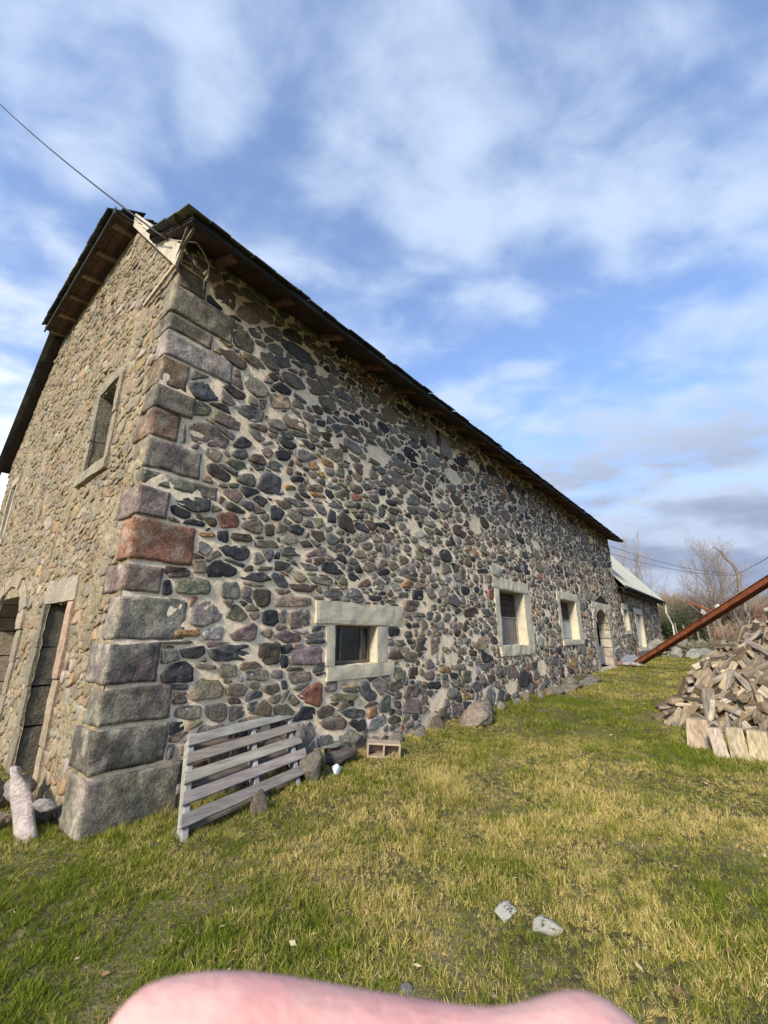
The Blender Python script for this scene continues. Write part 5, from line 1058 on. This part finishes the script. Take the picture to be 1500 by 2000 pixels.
for k in range(900):                                # withered leaves and bits of straw lying in the turf
    y = rnd.uniform(1.6, 9); x = rnd.uniform(-y*.9, y*.95)
    if not okp(x, y): continue
    c = Vector((x, y, gz(x, y)+rnd.uniform(.012, .035))); a_ = rnd.uniform(0, 6.28); ln_ = rnd.uniform(.008, .03); d1 = Vector((math.cos(a_), math.sin(a_), rnd.uniform(-.3, .3)))*ln_; d2 = Vector((-math.sin(a_), math.cos(a_), rnd.uniform(-.4, .4)))*ln_*rnd.uniform(.15, .6)
    q.add([tuple(c-d1), tuple(c+d2), tuple(c+d1), tuple(c-d2)], [(0, 1, 2, 3)], shade(rnd.choice(((.20, .12, .06), (.34, .24, .13), (.12, .08, .05), (.45, .38, .24))), .2))
tag(q.build('leaf_litter', M_TWIG, None), 'withered brown leaves and straw bits lying in the grass', None, None, 'stuff')
q = MB()
q.tube([(-.42, 2.12, .04), (-.36, 2.14, .055), (-.28, 2.15, .05)], [.003, .003, .002], 5, (.6, .5, .3)); tag(q.build('dry_stalk', M_GREYW, None), 'pale dry stalk lying on the near grass', 'stalk')
# ================================================================== the photographer's hand, close under the lens
CM = Matrix.Translation((0, 0, EYE)) @ Euler((math.pi/2+TILT, 0, 0)).to_matrix().to_4x4()
def cp(px, py, d): return CM @ Vector(((px-750)/810*d, -(py-1000)/810*d, -d))
bm = bmesh.new(); sk = bm.verts.layers.skin.verify(); 
def chain(root, pts):
    prev = root; r = []
    for (p, rad) in pts:
        vv = bm.verts.new(p); vv[sk].radius = (rad, rad); r.append(vv)
        if prev: bm.edges.new((prev, vv))
        prev = vv
    return r
d0 = .046
palm = bm.verts.new(cp(1500, 3250, .060)); palm[sk].radius = (.026, .016); palm[sk].use_root = True
chain(palm, [(cp(1390, 2700, .058), .012), (cp(1270, 2340, .052), .0100), (cp(1190, 2135, d0), .0098), (cp(1040, 2168, d0), .0076), (cp(860, 2156, d0), .0080), (cp(640, 2130, d0), .0085), (cp(440, 2105, d0), .0090), (cp(300, 2112, d0), .0088), (cp(190, 2135, d0), .0080)])
for k, (dy, ln_) in enumerate(((420, 1.05), (820, 1.0), (1180, .82))):
    chain(palm, [(cp(1420, 2800+dy*.8, .064+.004*k), .0115), (cp(1250, 2110+dy, .058+.005*k), .0092), (cp(1250-330*ln_, 2120+dy, .056+.005*k), .0084), (cp(1250-620*ln_, 2110+dy, .056+.005*k), .0080), (cp(1250-850*ln_, 2100+dy, .056+.005*k), .0070)])
tb = lambda x, y, z: CM @ Vector((x, y, z))
chain(palm, [(tb(.035, -.125, -.030), .0125), (tb(.018, -.105, -.006), .0110), (tb(.004, -.090, .006), .0098), (tb(-.012, -.078, .010), .0085)])
wr = bm.verts.new(CM @ Vector((.075, -.23, -.05))); wr[sk].radius = (.030, .024); bm.edges.new((palm, wr)); el = bm.verts.new(CM @ Vector((.16, -.42, .06))); el[sk].radius = (.045, .042); bm.edges.new((wr, el))
me = D.meshes.new('hand'); bm.to_mesh(me); bm.free()
hand = D.objects.new('hand', me); COL.objects.link(hand)
s1 = hand.modifiers.new('skin', 'SKIN'); s1.use_smooth_shade = True; s2 = hand.modifiers.new('sub', 'SUBSURF'); s2.levels = 2; s2.render_levels = 3
M_SKIN = mat('skin', base=(.68, .37, .33), nz=((60, .12), (300, .08)), bump=.5, bscale=700, bdist=.0006, rough=.6, tint=[((.64, .27, .26), 70, .40, .66, .5), ((.76, .50, .43), 50, .45, .68, .6)])
bs = [n_ for n_ in M_SKIN.node_tree.nodes if n_.type == 'BSDF_PRINCIPLED'][0]; bs.inputs['Subsurface Weight'].default_value = .10; bs.inputs['Subsurface Radius'].default_value = (.008, .003, .002); bs.inputs['Subsurface Scale'].default_value = 1.0
me.materials.append(M_SKIN); tag(hand, 'blurred pink finger of the photographer across the bottom edge', 'hand')

# labels that would be the same are told apart by their order from left to right as seen from the grass in front
ORD = ('leftmost', 'second from left', 'third from left', 'fourth from left', 'fifth from left', 'sixth from left', 'seventh from left', 'eighth from left', 'ninth from left', 'tenth from left')
same = {}
for o in SC.objects:
    if o.get('category') in ('log', 'shrub', 'fence post') and o.parent is None and o.get('label'): same.setdefault(o['label'], []).append(o)
for lb, os_ in same.items():
    if len(os_) > 1:
        os_.sort(key=lambda o: (o.matrix_world.translation.x/o.matrix_world.translation.y) if o.matrix_world.translation.y > .1 else 0)
        if len(os_) <= 10:
            for k, o in enumerate(os_):
                o['label'] = ((('left' if k == 0 else 'right') if len(os_) == 2 else ORD[k])+' '+lb.replace('of the firewood heap', 'of the log heap')).replace('leftmost the', 'leftmost').strip()
